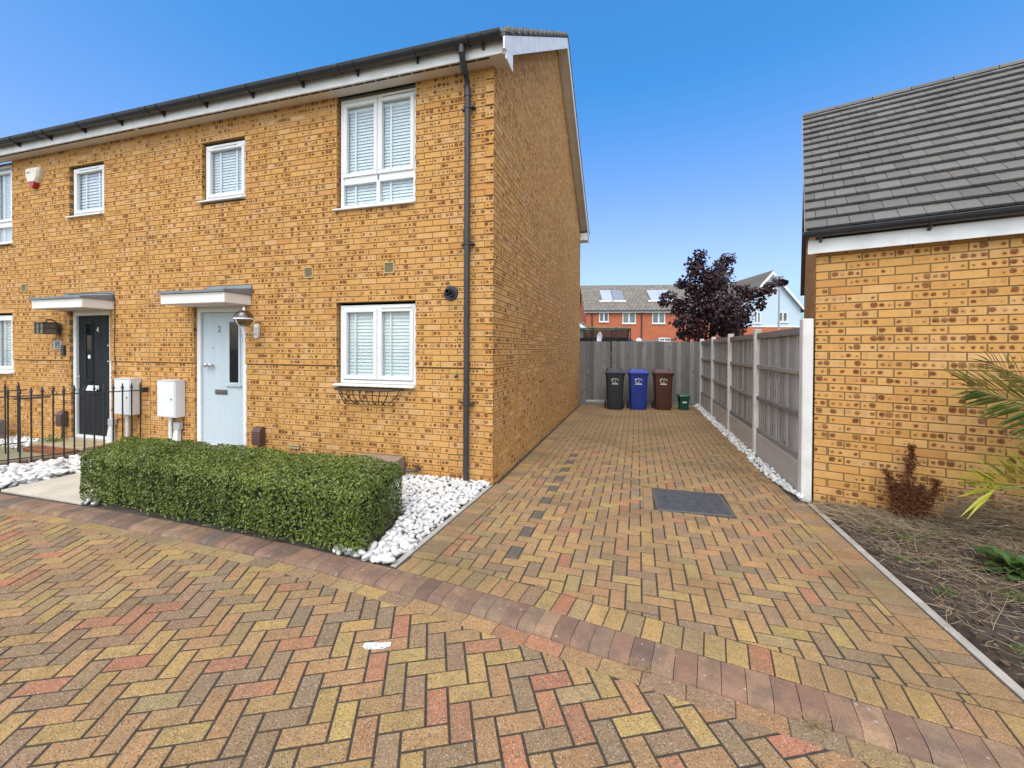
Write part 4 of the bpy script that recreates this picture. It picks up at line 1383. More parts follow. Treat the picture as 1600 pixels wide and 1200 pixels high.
b = MB(); b.prism([(E0[0]+.03, E0[1]-.01), (E1[0], E1[1]-.01), (E1[0], E1[1]-.17), (E0[0]+.10, E0[1]-.15)], 0, -.085, -.068)
b.build('barge_board', M('brown_barge', (.14, .10, .07), (.10, .07, .05), 6, .8, stretch=(1, 1, 4)), gar)
b = MB(); b.prism([(E0[0]+.0, E0[1]+.0), (E1[0], E1[1]+.02), (E1[0], E1[1]-.012), (E0[0]+.0, E0[1]-.03)], 0, -.108, -.078)
b.build('undercloak', M('pale_verge_mortar', (.40, .37, .32), (.25, .23, .20), 40, .95), groof)

# ------------------------------------------------------------------ side fence: concrete posts, gravel boards, feather edge panels
mFENCE = wood_mat('grey_weathered_board', (.43, .415, .39), (.30, .29, .27), (.17, .163, .15))
mRAIL = wood_mat('grey_weathered_rail', (.31, .285, .265), (.23, .21, .195), (.14, .125, .115), 'y')
mRAILX = wood_mat('grey_weathered_capping', (.21, .195, .175), (.16, .147, .13), (.10, .09, .08), 'x')
mPOST = M('white_concrete_post', (.70, .68, .65), (.57, .55, .52), 3.5, .85, .25, 150, detail=8)
mGRAV = M('gravel_board_concrete', (.50, .46, .41), (.41, .38, .34), 5, .9, .25, 120, stretch=(1, .4, 1), detail=8)
FX0, FX1 = 1.67, 1.77
fence = thing('fence', 'grey timber panel fence with white concrete posts along the right of the drive', 'fence', (1.72, 9.0, 0))
PY = [5.19, 7.085, 8.98, 10.875, 12.77]
for i, y in enumerate(PY):
    b = MB()
    z = 1.93 - (.02 if i else 0)
    b.box(FX0, FX1, y-.05, y+.05, -.1, z, .008)
    b.build('concrete_post', mPOST, fence)
for i in range(4):
    a, c = PY[i] + .053, PY[i+1] - .053
    b = MB(); b.box(FX0+.028, FX0+.075, a, c, -.05, .385, .004); b.build('gravel_board', mGRAV, fence)
    for z0, z1, pr in ((.392, .455, .018), (.870, .922, .024), (1.330, 1.383, .024), (1.765, 1.848, .026)):
        b = MB(); b.box(FX0+.050-pr, FX0+.052, a+.002, c-.002, z0, z1, .004, (random.random(), random.random(), random.random())); b.build('rail', mRAIL, fence)
    n = 17
    w = (c - a) / n
    for k in range(n):
        b = MB()
        y0, y1 = a + k*w, a + (k+1)*w - random.uniform(.001, .004)
        t = random.uniform(-.0015, .0015)
        b.prism([(FX0+.053+t, y0), (FX0+.062+t, y1), (FX0+.072, y1), (FX0+.072, y0)], 2, .395, 1.80 + random.uniform(-.004, .004), (random.random(), random.random(), random.random()))
        b.build('board', mFENCE, fence)

# ------------------------------------------------------------------ rear fence and gate
RA, RB = Vector((-1.63, 12.41, 0)), Vector((1.72, 13.27, 0))
rd = (RB - RA).normalized()
ra = math.atan2(rd.y, rd.x)
gate = thing('gate', 'grey close boarded gate between the house wall and the rear fence', 'gate', tuple(RA), ra)
rear = thing('fence', 'grey close boarded fence across the end of the drive behind the bins', 'fence', tuple(RA + rd*.93), ra)
mGATE = wood_mat('grey_gate_board', (.19, .183, .175), (.14, .135, .13), (.095, .09, .086))
def boards(root, x0, x1, z0, z1, w):
    x, k = x0, 0
    while x < x1 - .02:
        e = min(x + w*random.uniform(.97, 1.03), x1)
        b = MB(); t = random.uniform(-.003, .003)
        b.prism([(x+.001, t), (e-.003, t-.007), (e-.003, .016), (x+.001, .016)], 2, z0, z1 + random.uniform(-.006, .006), (random.random(), random.random(), random.random()))
        b.build('board', mGATE, root)
        x = e
boards(gate, .20, .91, .12, 1.84, .118)
b = MB(); b.box(0, .195, -.02, .07, -.05, 1.84, .004); b.build('gate_post', mGATE, gate)
b = MB(); b.box(.20, .91, .02, .06, .3, .4); b.box(.20, .91, .02, .06, 1.5, 1.6); b.build('ledge', mGATE, gate)
b = MB(); b.box(.21, .91, -.028, -.010, .085, .135, .004); b.build('draught_strip', M('peeling_white_strip', (.62, .61, .57), (.35, .33, .30), 14, .8), gate)
b = MB(); b.tube([(.245, -.02, .86), (.25, -.045, .93), (.24, -.02, 1.0)], .010, 6); b.build('latch', M('grey_latch', (.33, .33, .33), (.25, .25, .25), 9, .5), gate)
boards(rear, .02, 2.50, .10, 1.845, .125)
b = MB(); b.box(0, 2.50, -.012, .018, -.05, .098, .004); b.build('gravel_board', mGATE, rear)
b = MB(); b.box(-.0, 2.50, .02, .07, 1.45, 1.55); b.box(0, 2.50, .02, .07, .4, .5); b.build('rail', mGATE, rear)
for x in (1.05, 2.49):
    b = MB(); b.box(x, x+.08, .02, .10, -.1, 1.83); b.build('post', mGATE, rear)

# ------------------------------------------------------------------ wheelie bins and the food caddy
def rrect(w, d, r, z, cy=0, n=4):
    out = []
    for sx, sy, a0 in ((1, -1, -90), (1, 1, 0), (-1, 1, 90), (-1, -1, 180)):
        for k in range(n+1):
            a = R(a0 + 90*k/n)
            out.append((sx*(w/2 - r) + r*math.cos(a), cy + sy*(d/2 - r) + r*math.sin(a), z))
    return out
def bin_mats(nm, c):
    return (M(nm + '_plastic', c, tuple(x*.85 for x in c), 3, .42, .12, 300), M(nm + '_lid_plastic', tuple(min(1, x*1.35 + .01) for x in c), tuple(x*1.15 + .01 for x in c), 3, .4, .1, 300))
mRUB = M('black_rubber', (.018, .018, .018), (.028, .027, .026), 12, .7)
mLOGO = M('white_bin_print', (.74, .74, .72), (.66, .66, .64), 30, .6)
def wheelie(col, name, label, x, y, rz):
    mb_, ml_ = bin_mats(name, col)
    t = thing('wheelie_bin', label, 'wheelie bin', (x, y, 0), rz, 'wheelie bins at the end of the drive')
    b = MB()
    prof = [(.0, .375, .45, .03), (.02, .39, .47, .05), (.30, .415, .51, .05), (.62, .44, .55, .05), (.86, .462, .585, .05), (.905, .468, .595, .05), (.91, .50, .63, .05), (.955, .505, .635, .05)]
    b.loft([rrect(w, d, r, z, (d-.45)*.25) for z, w, d, r in prof])
    body = b.build('body', mb_, t, smooth=True)
    b = MB()
    yl = .045
    b.loft([rrect(.53, .665, .06, .955, yl), rrect(.54, .675, .06, .965, yl), rrect(.54, .675, .06, .99, yl), rrect(.50, .62, .06, 1.012, yl+.005), rrect(.40, .50, .06, 1.03, yl+.01)])
    b.loft([rrect(.40, .16, .03, 1.01, .24), rrect(.40, .16, .03, 1.045, .25), rrect(.36, .13, .03, 1.058, .25)])
    lid = b.build('lid', ml_, t, smooth=True)
    b = MB()
    for sx in (-1, 1):
        b.tube([(sx*.195, .20, 1.03), (sx*.20, .26, 1.075), (sx*.19, .33, 1.07), (sx*.17, .37, 1.02)], .017, 8)
    b.tube([(-.19, .37, 1.02), (.19, .37, 1.02)], .015, 8)
    b.build('handle', ml_, t, smooth=True)
    def front(z):                           # front face of the body at height z
        zs, ds = [p[0] for p in prof], [p[2] for p in prof]
        d = float(np.interp(z, zs, ds))
        return (d-.45)*.25 - d/2
    b = MB()
    pts = [(-.125, front(.06)-.002, .06), (-.135, front(.42)-.002, .42), (-.115, front(.475)-.002, .475), (-.07, front(.495)-.002, .495), (.07, front(.495)-.002, .495), (.115, front(.475)-.002, .475), (.135, front(.42)-.002, .42), (.125, front(.06)-.002, .06)]
    b.tube(pts, .007, 6); b.build('moulded_arch', mb_, t, smooth=True)
    b = MB()
    ring = [(.085*math.cos(2*math.pi*k/24), front(.775 + .056*math.sin(2*math.pi*k/24)) - .003, .775 + .056*math.sin(2*math.pi*k/24)) for k in range(21)]
    b.tube(ring, .006, 5)
    b.tube([(-.105, front(.81)-.003, .815), (-.085, front(.83)-.003, .80), (-.05, front(.83)-.003, .838)], .009, 5)
    b.tube([(.0, front(.79)-.003, .80), (.012, front(.77)-.003, .765), (-.012, front(.75)-.003, .755)], .006, 5)
    b.build('emblem', mLOGO, t)
    b = MB()
    xx = -.085
    while xx < .075:
        w = random.uniform(.012, .02)
        b.box(xx, xx+w, front(.69)-.006, front(.69)+.004, .678, .703); xx += w + .004
    b.build('printed_name', mLOGO, t)
    for sx in (-1, 1):
        b = MB(); b.lathe([(.02, -.02), (.085, -.024), (.10, -.015), (.10, .015), (.085, .024), (.02, .02)], 0, 0, 20, Matrix.Translation((sx*.238, .235, .10)) @ Matrix.Rotation(R(90), 4, 'Y'))
        wh = b.build('wheel', mRUB, t, smooth=True)
        b = MB(); b.lathe([(.001, -.03), (.05, -.027), (.05, .027), (.001, .03)], 0, 0, 12, Matrix.Translation((sx*.238, .235, .10)) @ Matrix.Rotation(R(90), 4, 'Y')); b.build('hub', mRUB, wh)
    b = MB(); b.tube([(-.23, .235, .10), (.23, .235, .10)], .012, 8); b.build('axle', mRUB, t)
    return t
wheelie((.016, .019, .025), 'grey_bin', 'dark grey wheelie bin nearest the house wall', -.58, 11.78, R(6))
wheelie((.008, .030, .24), 'blue_bin', 'blue wheelie bin between the grey and brown bins', .02, 11.94, R(5))
wheelie((.065, .019, .010), 'brown_bin', 'brown wheelie bin beside the small green caddy', .665, 12.13, R(3))
mCAD = M('green_caddy_plastic', (.008, .065, .040), (.007, .05, .033), 4, .4)
t = thing('food_caddy', 'small dark green food waste caddy standing right of the brown bin', 'caddy', (1.20, 12.20, 0), R(8))
b = MB(); b.loft([rrect(.22, .24, .03, 0), rrect(.235, .26, .03, .15), rrect(.265, .30, .03, .33), rrect(.29, .32, .03, .335), rrect(.29, .32, .03, .36)]); b.build('body', mCAD, t, smooth=True)
b = MB(); b.loft([rrect(.30, .33, .03, .36), rrect(.31, .34, .03, .375), rrect(.27, .29, .03, .41), rrect(.14, .12, .03, .425)]); b.build('lid', M('green_caddy_lid', (.02, .12, .075), (.015, .095, .06), 4, .4), t, smooth=True)
b = MB(); b.tube([(-.15, 0, .36), (-.175, -.06, .30), (-.17, -.12, .18), (-.15, -.165, .13)], .008, 6); b.tube([(.15, 0, .36), (.175, -.06, .30), (.17, -.12, .18), (.15, -.165, .13)], .008, 6); b.build('handle', mCAD, t)
b = MB(); b.box(-.055, .055, -.139, -.12, .19, .225); b.build('sticker', mLOGO, t)

# ------------------------------------------------------------------ things fixed to the house fronts
mMETER = M('white_meter_box', (.70, .70, .695), (.66, .66, .655), 3, .4)
for x0, x1, z0, z1, lab in ((-6.865, -6.50, .555, 1.10, 'white wall meter box between the railing and the light blue door'), (-7.79, -7.435, .545, 1.105, 'white wall meter box beside the black door, behind the railing')):
    t = thing('meter_box', lab, 'meter box', ((x0+x1)/2, FY, z0), 0, 'white electricity meter boxes')
    b = MB(); b.box(x0, x1, FY-.14, FY+.01, z0, z1, .006); b.build('case', mMETER, t)
    b = MB(); b.box(x0+.012, x1-.012, FY-.150, FY-.138, z0+.012, z1-.02, .004); lid = b.build('door', mMETER, t)
    b = MB(); b.box(x1-.075, x1-.055, FY-.154, FY-.149, z0+.26, z0+.285); b.build('keyhole', mIRON, lid)
    b = MB(); b.box(x0-.005, x1+.005, FY-.155, FY+.005, z1, z1+.008, .003); b.build('drip_edge', mMETER, t)
    b = MB(); b.tube([(x0+.135, FY-.045, z0+.005), (x0+.135, FY-.045, -.05)], .026, 12); b.build('duct', mMETER, t, smooth=True)
mGREYB = M('grey_plastic', (.42, .43, .44), (.36, .37, .38), 5, .5)
for x, z, lab in ((-6.60, .42, 'small grey cable box with a splayed white duct, below right of the first meter box'), (-8.03, .40, 'small grey cable box low on the wall by the black door')):
    t = thing('cable_box', lab, 'cable box', (x, FY, z), 0)
    b = MB(); b.box(x-.06, x+.06, FY-.06, FY+.008, z-.06, z+.05, .008); b.build('case', mGREYB, t)
    b = MB(); b.loft([[(x-.05, FY-.05, z-.06), (x+.02, FY-.05, z-.06), (x+.02, FY, z-.06), (x-.05, FY, z-.06)], [(x-.13, FY-.06, z-.42), (x+.03, FY-.06, z-.42), (x+.03, FY, z-.42), (x-.13, FY, z-.42)]]); b.build('duct', mMETER, t)
mBRNB = M('brown_plastic', (.105, .055, .042), (.085, .045, .035), 5, .5)
for x, z, lab in ((-5.06, .36, 'brown plastic pipe cover on the wall right of the light blue door'), (-9.24, .39, 'brown plastic pipe cover on the wall left of the black door')):
    t = thing('pipe_cover', lab, 'pipe cover', (x, FY, z-.12), 0, 'brown pipe covers by the doors')
    b = MB()
    b.prism([(FY+.004, z-.12), (FY-.075, z-.12), (FY-.085, z-.06), (FY-.085, z+.07), (FY-.06, z+.115), (FY-.02, z+.13), (FY+.004, z+.13)], 0, x-.07, x+.07)
    b.build('cover', mBRNB, t)
    b = MB(); b.tube([(x+.02, FY-.04, z-.12), (x+.025, FY-.045, z-.25), (x-.02, FY-.03, z-.34)], .012, 6); b.build('tail_pipe', mBRNB, t)
# semi buried gas box at the foot of the wall with a tap
t = thing('gas_meter_box', 'brown sloping lidded gas meter box at the foot of the wall behind the hedge', 'gas meter box', (-3.0, FY-.2, 0))
mGAS = M('brown_grey_box', (.30, .22, .17), (.24, .175, .135), 9, .8)
b = MB(); b.prism([(FY-.0, -.05), (FY-.0, .20), (FY-.05, .235), (FY-.34, .20), (FY-.36, .17), (FY-.36, -.05)], 0, -3.35, -2.78); b.build('case', mGAS, t)
b = MB(); b.prism([(FY-.0, .238), (FY-.05, .256), (FY-.345, .219), (FY-.385, .165), (FY-.372, .162), (FY-.34, .203), (FY-.05, .239), (FY-.0, .224)], 0, -3.36, -2.77); b.build('lid', mGAS, t)
b = MB(); b.tube([(-2.76, FY-.12, .10), (-2.69, FY-.12, .105), (-2.62, FY-.09, .10), (-2.58, FY-.06, .11), (-2.575, FY+.01, .11)], .018, 8); b.tube([(-2.70, FY-.12, .06), (-2.70, FY-.12, .15)], .014, 8); b.tube([(-2.585, FY-.05, .08), (-2.575, FY-.055, .16)], .022, 8); b.build('tap', M('old_brass', (.12, .09, .07), (.08, .06, .05), 12, .5, metal=.4), t, smooth=True)
# boiler flue
t = thing('boiler_flue', 'round black boiler flue sticking out of the wall left of the rainwater pipe', 'flue', (-2.155, FY, 2.26))
MX = Matrix.Translation((-2.155, FY, 2.262)) @ Matrix.Rotation(R(90), 4, 'X')
b = MB(); b.lathe([(.055, -.01), (.092, -.01), (.092, .010), (.082, .02), (.055, .02)], 0, 0, 24, MX); b.build('collar', mGUT, t, smooth=True)
b = MB(); b.lathe([(.053, 0), (.053, .075), (.047, .075), (.047, .01)], 0, 0, 20, MX); tb = b.build('outer_tube', mGUT, t, smooth=True)
b = MB(); b.lathe([(.030, 0), (.030, .10), (.024, .10), (.024, .01)], 0, 0, 16, MX @ Matrix.Translation((-.006, .012, 0))); b.build('inner_tube', mGUT, t, smooth=True)
# globe wall lamp by the light blue door
t = thing('wall_lamp', 'white wall lantern with a smoked glass globe beside the light blue door', 'wall lamp', (-5.08, FY, 1.83))
lx, ly, lz = -5.075, FY-.25, 1.985
mWM = M('white_metal', (.80, .80, .79), (.74, .74, .73), 4, .4)
b = MB(); b.loft([[(q[0]-5.115, FY-z, q[1]+1.83) for q in [(a[0], a[1]) for a in rrect(.075, .20, .03, 0)]] for z in (-.005, .03)]); b.loft([[(-5.115+s*a[0], FY-.03-d, 1.83+s*a[1]) for a in rrect(.055, .16, .025, 0)] for s, d in ((1, 0), (.7, .02))]); b.build('back_plate', mWM, t)
b = MB(); b.tube([(-5.115, FY-.04, 1.80), (-5.11, FY-.12, 1.79), (-5.09, FY-.21, 1.80), (lx, ly, 1.815), (lx, ly, 1.86)], .014, 8); b.lathe([(.006, 1.77), (.014, 1.78), (.012, 1.80), (.026, 1.835), (.040, 1.860), (.050, 1.882), (.046, 1.890), (.02, 1.885)], lx, ly, 18); b.build('arm', mWM, t, smooth=True)
b = MB(); b.lathe([(.001, lz-.118)] + [(.118*math.sin(R(a)), lz - .118*math.cos(R(a))) for a in range(12, 180, 12)] + [(.001, lz+.118)], lx, ly, 24); b.build('globe', glass_mat('smoked_glass', (.50, .42, .30), .10, .05), t, smooth='all')
b = MB(); b.lathe([(.112, lz-.012), (.124, lz-.012), (.124, lz+.006), (.112, lz+.006)], lx, ly, 24); b.lathe([(.001, lz+.10), (.022, lz+.112), (.016, lz+.128), (.010, lz+.135), (.012, lz+.15), (.001, lz+.158)], lx, ly, 12)
for k in range(3):
    a = R(30 + 120*k)
    b.tube([(lx + (.121*math.cos(q))*math.cos(a), ly + (.121*math.cos(q))*math.sin(a), lz - .121*math.sin(q)) for q in [R(5*j) for j in range(0, 13)]], .006, 6)
b.build('cage', mWM, t, smooth=True)
b = MB(); b.lathe([(.012, lz-.09), (.012, lz-.03), (.024, lz+.0), (.02, lz+.03), (.001, lz+.04)], lx, ly, 12); b.build('bulb', M('bulb_glass', (.7, .68, .6), (.7, .68, .6), 2, .2), t, smooth=True)
# lantern and plate by the black door
mOLD = M('weathered_lantern', (.11, .09, .07), (.08, .065, .05), 20, .6)
t = thing('wall_lamp', 'dark boxy wall lantern left of the black door', 'wall lamp', (-9.5, FY, 1.92))
b = MB()
x0, x1, y0, y1, z0, z1 = -9.48, -9.27, FY-.25, FY-.08, 1.81, 1.985
for x in (x0, (x0+x1)/2, x1):
    for y in (y0, y1):
        b.box(x-.008, x+.008, y-.008, y+.008, z0, z1)
for z in (z0, (z0+z1)/2, z1):
    b.box(x0-.01, x1+.01, y0-.009, y0+.009, z-.008, z+.008); b.box(x0-.01, x1+.01, y1-.009, y1+.009, z-.008, z+.008); b.box(x0-.009, x0+.009, y0-.01, y1+.01, z-.0085, z+.0085); b.box(x1-.009, x1+.009, y0-.01, y1+.01, z-.0085, z+.0085)
b.box(x0-.02, x1+.02, y0-.02, y1+.02, z1, z1+.012)
b.build('cage', mOLD, t)
b = MB(); b.box(x0+.006, x1-.006, y0+.006, y1-.006, z0, z1-.004); b.build('pane', M('dusty_lantern_glass', (.22, .19, .15), (.16, .14, .11), 9, .3), t)
b = MB(); b.tube([(-9.375, FY-.165, 1.99), (-9.375, FY-.16, 2.04), (-9.37, FY-.10, 2.05), (-9.36, FY-.04, 2.0), (-9.36, FY-.01, 1.94)], .012, 6); b.loft([[(-9.36 + s*.065*math.cos(2*math.pi*k/14), FY-d, 1.91 + s*.095*math.sin(2*math.pi*k/14)) for k in range(14)] for s, d in ((1, -.004), (1, .02), (.6, .035))]); b.build('bracket', mOLD, t)
b = MB(); b.box(-9.50, -9.30, FY-.012, FY+.004, 1.55, 1.70, .004)
nm = tag(b.build('name_plate', M('slate_plate', (.40, .43, .45), (.33, .36, .38), 8, .4)), 'small grey plaque on the wall left of the black door', 'plaque')
b = MB(); b.box(-9.46, -9.40, FY-.014, FY-.011, 1.60, 1.68); b.box(-9.385, -9.34, FY-.014, FY-.011, 1.60, 1.68); b.box(-9.47, -9.33, FY-.014, FY-.011, 1.572, 1.588); b.build('lettering', mPEWTER, nm)
b = MB(); b.box(-9.275, -9.20, FY-.035, FY+.006, 1.45, 1.62, .006)
db = tag(b.build('door_bell', mGUT), 'black camera doorbell on the wall beside the grey plaque', 'doorbell')
b = MB(); b.lathe([(.018, 0), (.018, .003), (.001, .004)], 0, 0, 12, Matrix.Translation((-9.237, FY-.035, 1.50)) @ Matrix.Rotation(R(90), 4, 'X')); b.build('button', mPEWTER, db)
# alarm box: white shield with a red tip
t = thing('alarm_box', 'cream burglar alarm box with a red tip high on the wall', 'alarm box', (-9.95, FY, 4.52))
ax, az = -9.945, 4.515
shape = [(-.165, .145), (.165, .145), (.175, .08), (.15, -.03), (.09, -.115), (-.09, -.115), (-.15, -.03), (-.175, .08)]
b = MB(); b.loft([[(ax + s*x, FY + .004 - d, az + s*z) for x, z in shape] for s, d in ((1, 0), (1, .05), (.86, .08))]); b.build('case', M('cream_alarm_plastic', (.74, .68, .55), (.68, .62, .50), 3, .4), t)
b = MB(); b.loft([[(ax + s*x, FY + .004 - d, az + z) for x, z in [(-.088, -.117), (.088, -.117), (.045, -.185), (0, -.205), (-.045, -.185)]] for s, d in ((1, 0), (1, .05), (.8, .075))]); b.build('strobe_lens', M('red_lens', (.42, .012, .012), (.34, .01, .01), 3, .25), t)
b = MB(); b.box(ax-.12, ax-.02, FY-.0795, FY-.0765, az+.045, az+.062); b.build('maker_mark', M('grey_print', (.25, .25, .27), (.2, .2, .22), 9, .5), t)
# wire trough under the window
t = thing('wire_trough', 'empty black wire planter trough below the downstairs window', 'planter', (-3.3, FY, 1.09))
b = MB()
x0, x1, zt_ = -3.72, -2.80, 1.085
b.tube([(x0, FY-.003, zt_), (x1, FY-.003, zt_)], .006, 6); b.tube([(x0, FY-.003, zt_), (x0+.03, FY-.17, zt_-.01), (x0+.10, FY-.20, zt_-.012), (x1-.10, FY-.20, zt_-.012), (x1-.03, FY-.17, zt_-.01), (x1, FY-.003, zt_)], .009, 6)
b.build('rim', mIRON, t)
for k in range(10):
    f = k / 9
    x = x0 + .015 + (x1-x0-.03)*f
    xb = (x0+x1)/2 + (x - (x0+x1)/2)*.72
    b = MB(); b.tube([(x, FY-.19 + .12*abs(2*f-1)**5, zt_-.01), (x*.75+xb*.25, FY-.185 + .1*abs(2*f-1)**5, zt_-.09), (xb, FY-.12, zt_-.185), (xb, FY-.05, zt_-.215), (xb, FY-.004, zt_-.21)], .006, 5); b.build('wire', mIRON, t)
for z, w, y in ((-.075, .95, -.17), (-.16, .82, -.13)):
    b = MB(); xm, hw = (x0+x1)/2, (x1-x0)/2*w
    b.tube([(xm-hw, FY-.004, zt_+z), (xm-hw*.93, FY+y*.7, zt_+z), (xm-hw*.8, FY+y, zt_+z), (xm+hw*.8, FY+y, zt_+z), (xm+hw*.93, FY+y*.7, zt_+z), (xm+hw, FY-.004, zt_+z)], .0045, 5); b.build('wire', mIRON, t)
b = MB(); b.tube([(-8.42, FY-.36, 2.40), (-8.2, FY-.2, 2.435), (-8.05, FY-.03, 2.45), (-8.0, FY-.006, 2.36), (-8.005, FY-.005, 1.9), (-8.02, FY-.005, 1.55), (-8.0, FY-.005, 1.42), (-8.0, FY-.005, 1.12)], .006, 6)
tag(b.build('cable', mIRON), 'thin black cable running down from the canopy corner to the meter box', 'cable')
b = MB(); b.tube([(-2.075, FY-.002, 1.34), (-2.075, FY-.012, 1.28)], .0025, 5); b.lathe([(.001, 1.245), (.014, 1.252), (.017, 1.264), (.012, 1.278), (.001, 1.282)], -2.075, FY-.02, 10)
tag(b.build('hanging_sensor', mIRON), 'small black bulb hanging on a short wire left of the rainwater pipe', 'sensor')

# ------------------------------------------------------------------ spear topped railing and gate of next door
def railing(name, label, cat, A, B, n, h, posts=(), low=.10, dip=0.0):
    A, B = Vector((*A, 0)), Vector((*B, 0))
    d = B - A
    t = thing(name, label, cat, tuple(A), 0)
    for z in ((h - .13, low)):
        q = MB(); q.tube([tuple(A + d*0 + Vector((0, 0, z))), tuple(B + Vector((0, 0, z)))], .008, 6); q.build('rail', mIRON, t)
    for k in range(n):
        p = A + d * ((k + .35) / n)
        fat = k in posts
        q = MB()
        q.box(p.x-.007-(.005 if fat else 0), p.x+.007+(.005 if fat else 0), p.y-.007-(.005 if fat else 0), p.y+.007+(.005 if fat else 0), -.06 if not fat else -.1, h-.09)
        q.lathe([(.007, h-.12), (.016, h-.11), (.009, h-.095), (.021, h-.078), (.011, h-.05), (.009, h-.03), (.005, h-.015), (.001, h)], p.x, p.y, 8)
        q.build('bar', mIRON, t)
    return t
rl = railing('railing', 'black spear topped railing above the white stones left of the slab path', 'railing', (-8.36, 2.6), (-7.29, 4.66), 23, 1.06)
q = MB(); q.box(-7.31, -7.27, 4.60, 4.676, .90, .975, .004); q.build('wall_bracket', mIRON, rl)
gt = railing('garden_gate', 'black spear topped gate standing open behind the railing', 'gate', (-9.35, 2.85), (-8.98, 4.10), 10, 1.06, (9,), .13)
q = MB(); q.tube([(-9.03, 3.98, .80), (-8.95, 4.14, .80), (-8.83, 4.30, .81)], .014, 6); q.build('latch', mIRON, gt)
# next door's stone trough and weeds by the wall
t = thing('stone_trough', 'low grey stone trough at the far left of the neighbouring garden', 'trough', (-10.7, 4.2, 0))
b = MB(); b.box(-11.3, -10.35, 3.95, 4.45, -.02, .36, .02); b.build('trough', M('grey_stone', (.20, .19, .175), (.13, .125, .115), 9, .9, .4, 60), t)
b = MB(); b.box(-11.22, -10.43, 4.03, 4.37, .34, .375); b.build('soil', mSOIL, t)
bedD = sheet('gravel_bed', [(-12.4, 3.9), (-9.25, 4.3), (-9.25, 4.67), (-12.4, 4.67)], .0, M('pale_gravel', (.46, .43, .37), (.28, .26, .22), 45, .95, .8, 60))
sp = [(random.uniform(-11.9, -9.3), random.uniform(4.1, 4.64), random.uniform(.0, .02), random.uniform(.02, .04)) for _ in range(330)]
pebbles(bedD, sp, PEB, 0)
# ------------------------------------------------------------------ foliage
def leaf_cloud(P, Nn, size, fold=.25, aspect=.5, droop=.0, up=None):
    """Folded diamond leaves at points P, facing roughly along Nn."""
    n = len(P)
    q = rng.normal(size=(n, 3))
    Nn = Nn + .55 * rng.normal(size=(n, 3))
    Nn /= np.linalg.norm(Nn, axis=1)[:, None]
    t = q - (q * Nn).sum(1)[:, None] * Nn
    if up is not None:
        t = t * .6 + np.array(up) * 1.0
        t = t - (t * Nn).sum(1)[:, None] * Nn
    t /= np.linalg.norm(t, axis=1)[:, None] + 1e-9
    b = np.cross(Nn, t)
    s = size[:, None]
    base, tip = P - t*s*.5, P + t*s*.5 - Nn*s*droop
    l, r = P - t*s*.08 + b*s*aspect*.5 + Nn*s*fold*.3, P - t*s*.08 - b*s*aspect*.5 + Nn*s*fold*.3
    V = np.stack([base, r, tip, l], 1).reshape(-1, 3)
    i = np.arange(n)[:, None] * 4
    F = np.concatenate([i + np.array([0, 1, 2]), i + np.array([0, 2, 3])], 1).reshape(-1, 3)
    rn = np.repeat(rng.random((n, 3)), 4, 0)
    return V, F, rn

# the clipped hedge
mHEDGE = leaf_mat('hedge_leaf', (.20, .245, .04), (.040, .078, .015), (.25, .29, .07), .36, .22, .4)
mHCORE = M('hedge_core_shade', (.020, .018, .009), (.010, .011, .005), 14, .9)
hedge = thing('hedge', 'clipped green box hedge in front of the light blue door house', 'hedge', (-3.9, 3.2, 0))
FL, FR, BR, BL = np.array([-5.50, 2.90]), np.array([-2.00, 2.715]), np.array([-2.16, 3.62]), np.array([-6.0, 3.66])
HH, HRr = .515, .10
def hedge_map(a, b, z):
    f = FL + (FR - FL) * a[:, None]
    k = BL + (BR - BL) * a[:, None]
    p = f + (k - f) * b[:, None]
    return np.column_stack([p, z])
def hedge_pts(n, inset):
    L, Wd, H = 3.75, .8, HH
    ar = np.array([L*H, L*H*.7, L*Wd, Wd*H, Wd*H])
    k = rng.choice(5, n, p=ar/ar.sum())
    u, v = rng.random(n), rng.random(n)
    X = np.where(k < 3, u*L, np.where(k == 3, 0, L))
    Y = np.where(k == 0, 0, np.where(k == 1, Wd, np.where(k == 2, v*Wd, u*Wd)))
    Z = np.where(k == 2, H, v*H*.97 + .02)
    p = np.column_stack([X, Y, Z])
    lo, hi = np.array([HRr, HRr, -1]), np.array([L-HRr, Wd-HRr, H-HRr])
    q = np.clip(p, lo, hi)
    d = p - q
    nn = d / (np.linalg.norm(d, axis=1)[:, None] + 1e-9)
    w = .010*np.sin(X*5.1+Z*7) + .009*np.sin(X*11.3+Y*9+1.3) + .008*np.sin(Z*17+X*3.7) + .008*np.sin(X*23+Y*31)
    p = q + nn * (HRr + w[:, None] - inset[:, None])
    return p, nn, L, Wd
n = 52000
p, nn, L, Wd = hedge_pts(n, np.abs(rng.normal(0, .034, n)) - .014)
# ragged skirt: fewer leaves at the foot, some bare gaps
keep = (p[:, 2] > .06) | (rng.random(n) < .45)
gapn = np.sin(p[:, 0]*6.3+1)*np.sin(p[:, 2]*13+p[:, 1]*5) + .5*np.sin(p[:, 0]*17)
keep &= ~((gapn > 1.12) & (rng.random(n) < .6))
p, nn = p[keep], nn[keep]
P = hedge_map(p[:, 0]/L, p[:, 1]/Wd, p[:, 2])
V, F, rn = leaf_cloud(P, nn, rng.uniform(.016, .029, len(P)), .3, .72)
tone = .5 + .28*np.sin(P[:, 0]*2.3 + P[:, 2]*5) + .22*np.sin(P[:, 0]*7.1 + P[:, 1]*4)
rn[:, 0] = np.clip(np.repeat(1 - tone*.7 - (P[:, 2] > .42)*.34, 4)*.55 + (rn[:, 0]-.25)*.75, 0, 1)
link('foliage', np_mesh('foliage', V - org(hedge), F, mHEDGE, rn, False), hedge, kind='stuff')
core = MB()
ring = []
